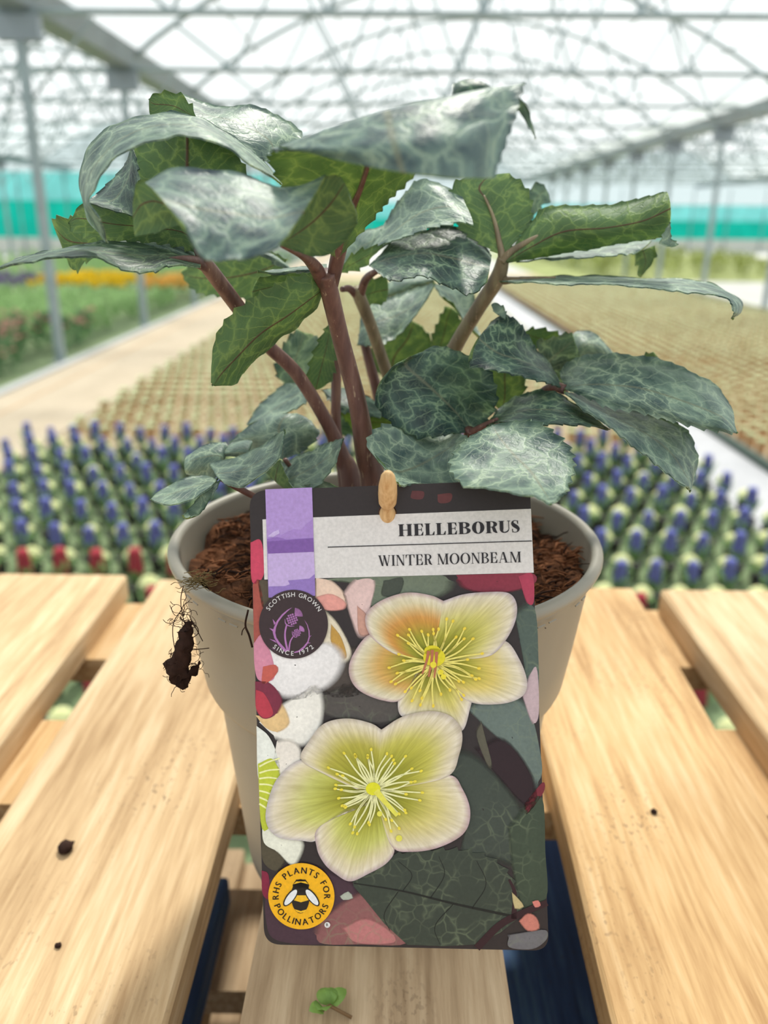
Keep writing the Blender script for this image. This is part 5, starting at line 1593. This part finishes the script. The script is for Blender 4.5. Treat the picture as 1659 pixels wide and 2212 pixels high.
# ============================================================ root clump hanging off the rim
r_ = random.Random(3)
clump = tag(empty('root_clump', px(396, 1265, .262)), 'dark clump of roots and compost dangling from the pot rim', 'root clump')
b = MB()
core = [(406, 1345), (402, 1365), (398, 1395), (388, 1425), (384, 1450), (392, 1466), (412, 1466)]
cr = [8, 15, 19, 20, 24, 20, 8]
P = catmull([px(x, y, .262) for x, y in core], 24); rad = [v.x for v in catmull([Vector((q, 0, 0)) for q in cr], 24)]
Zc = -(CM.inverted() @ P[10]).z
b.tube(P, [max(.3, r) * Zc / F for r in rad], 12)
b.tube(catmull([px(392, 1460, .262), px(412, 1455, .262), px(424, 1440, .262), px(432, 1426, .262)], 8), [v * Zc / F for v in (9, 9, 8, 6, 5, 4, 3, 1)], 8)
for v in b.v:
    v += Vector((mnoise.noise(v * 400), mnoise.noise(v * 400 + Vector((9, 0, 0))), mnoise.noise(v * 400 + Vector((0, 9, 0))))) * .0022
b.obj('compost_core', M['fibre_d'], clump, True)
b = MB()
def wisp(x, y, n, L, amp, d=.262):
    for k in range(n):
        a = r_.uniform(0, 6.283); pts = []
        cx_, cy_ = x + r_.uniform(-6, 6), y + r_.uniform(-6, 6); dd = d + r_.uniform(-.006, .006)
        for i in range(6):
            pts.append(px(cx_, cy_, dd))
            a += r_.uniform(-1.5, 1.5); cx_ += L * math.cos(a); cy_ += L * math.sin(a); dd += r_.uniform(-.001, .001)
        b.tube(catmull(pts, 12), amp * Zc / F, 4)
wisp(392, 1330, 16, 9, .7); wisp(376, 1430, 14, 7, .7); wisp(385, 1470, 12, 7, .7); wisp(412, 1400, 10, 8, .6); wisp(425, 1440, 8, 8, .6); wisp(400, 1360, 12, 9, .6)
for pts in ([(396, 1266), (391, 1290), (392, 1318), (398, 1345)], [(392, 1318), (375, 1345), (374, 1380), (382, 1420)], [(404, 1340), (424, 1352), (428, 1368), (412, 1380)], [(410, 1402), (432, 1402), (452, 1400)], [(398, 1345), (418, 1350), (438, 1385)]):
    b.tube(catmull([px(x, y, .261) for x, y in pts], 14), 1.0 * Zc / F, 5)
b.obj('root_hairs', M['fibre_d'], clump)
b = MB()
for k in range(70):
    x0, y0 = 396 + r_.gauss(20, 18), 1255 + r_.gauss(0, 9); a = r_.uniform(-.9, .9)
    pts = [px(x0 + i * 9 * math.cos(a) , y0 + i * 5 * math.sin(a) + r_.uniform(-3, 3), .272 - .002 * i) for i in range(4)]
    b.tube(catmull(pts, 9), .8 * Zc / F, 4)
b.obj('moss_tuft', M['moss'], clump)
b = MB()
b.tube(catmull([px(x, y, .2475) for x, y in ((536, 1318), (530, 1350), (538, 1372), (545, 1398))], 14), 2.2 * Zc / F, 6)
b.tube(catmull([px(x, y, .2475) for x, y in ((532, 1352), (524, 1362), (522, 1372))], 8), 1.2 * Zc / F, 5)
tag(b.obj('root_strand', M['fibre_d'], None, True), 'thin brown root strand hanging down the collar beside the label', 'root')

# ============================================================ crumbs and a sprig on the boards
def on_board(x, y):
    r = ray(x, y); t_ = (ZP - H) / r.z
    return CO + r * t_
sp = tag(empty('seedling_sprig', on_board(700, 2185)), 'tiny green weed sprig lying on the weathered middle board', 'sprig')
M['sprig'] = plain('sprig_green', (132, 168, 84), .5, .4, var=.2, scale=200, transl=.3)
up = Vector((0, 0, 1))
b = MB()
b.tube([on_board(690, 2200) + up * .003, on_board(712, 2188) + up * .004, on_board(760, 2204) + up * .0015], .0007, 6)
b.obj('sprig_stalk', plain('sprig_brown', (120, 92, 60), .7), sp, True)
for (x0, y0, x1, y1, w) in ((700, 2190, 680, 2204, .0028), (706, 2184, 694, 2158, .0032), (712, 2184, 716, 2156, .003), (716, 2186, 748, 2160, .0032), (700, 2196, 668, 2208, .003), (702, 2192, 704, 2208, .0028), (710, 2180, 726, 2166, .0026)):
    b = MB(); A = on_board(x0, y0) + up * .003; B = on_board(x1, y1) + up * .006
    leaf_blade(b, A, B, w, .002, 0, 7)
    b.obj('sprig_leaf', M['sprig'], sp, True)
def crumb(x, y, r, label):
    b = MB(); c = on_board(x, y)
    n = 10
    for i in range(6):
        for k in range(n):
            th = math.pi * i / 5; ph = 2 * math.pi * k / n
            q = Vector((math.sin(th) * math.cos(ph), math.sin(th) * math.sin(ph), .6 * math.cos(th) + .5)) * r
            q += q * .35 * mnoise.noise(q * 600 + Vector((x, y, 0)))
            q.z = max(q.z, 0)
            b.v.append(c + q)
    for i in range(5):
        for k in range(n):
            b.f.append((i * n + k, (i + 1) * n + k, (i + 1) * n + (k + 1) % n, i * n + (k + 1) % n)); b.m.append(0)
    tag(b.obj('compost_crumb', M['fibre_d'], None, True), label, 'crumb')
crumb(142, 1838, .0042, 'dark compost crumb on the wide pale board left of the pot')
crumb(126, 2045, .0016, 'speck of compost on the wide pale board, near its worn end')
crumb(1412, 1756, .0020, 'speck of compost on the warm board right of the pot')
crumb(705, 2158, .0018, 'speck of compost beside the tiny green sprig')
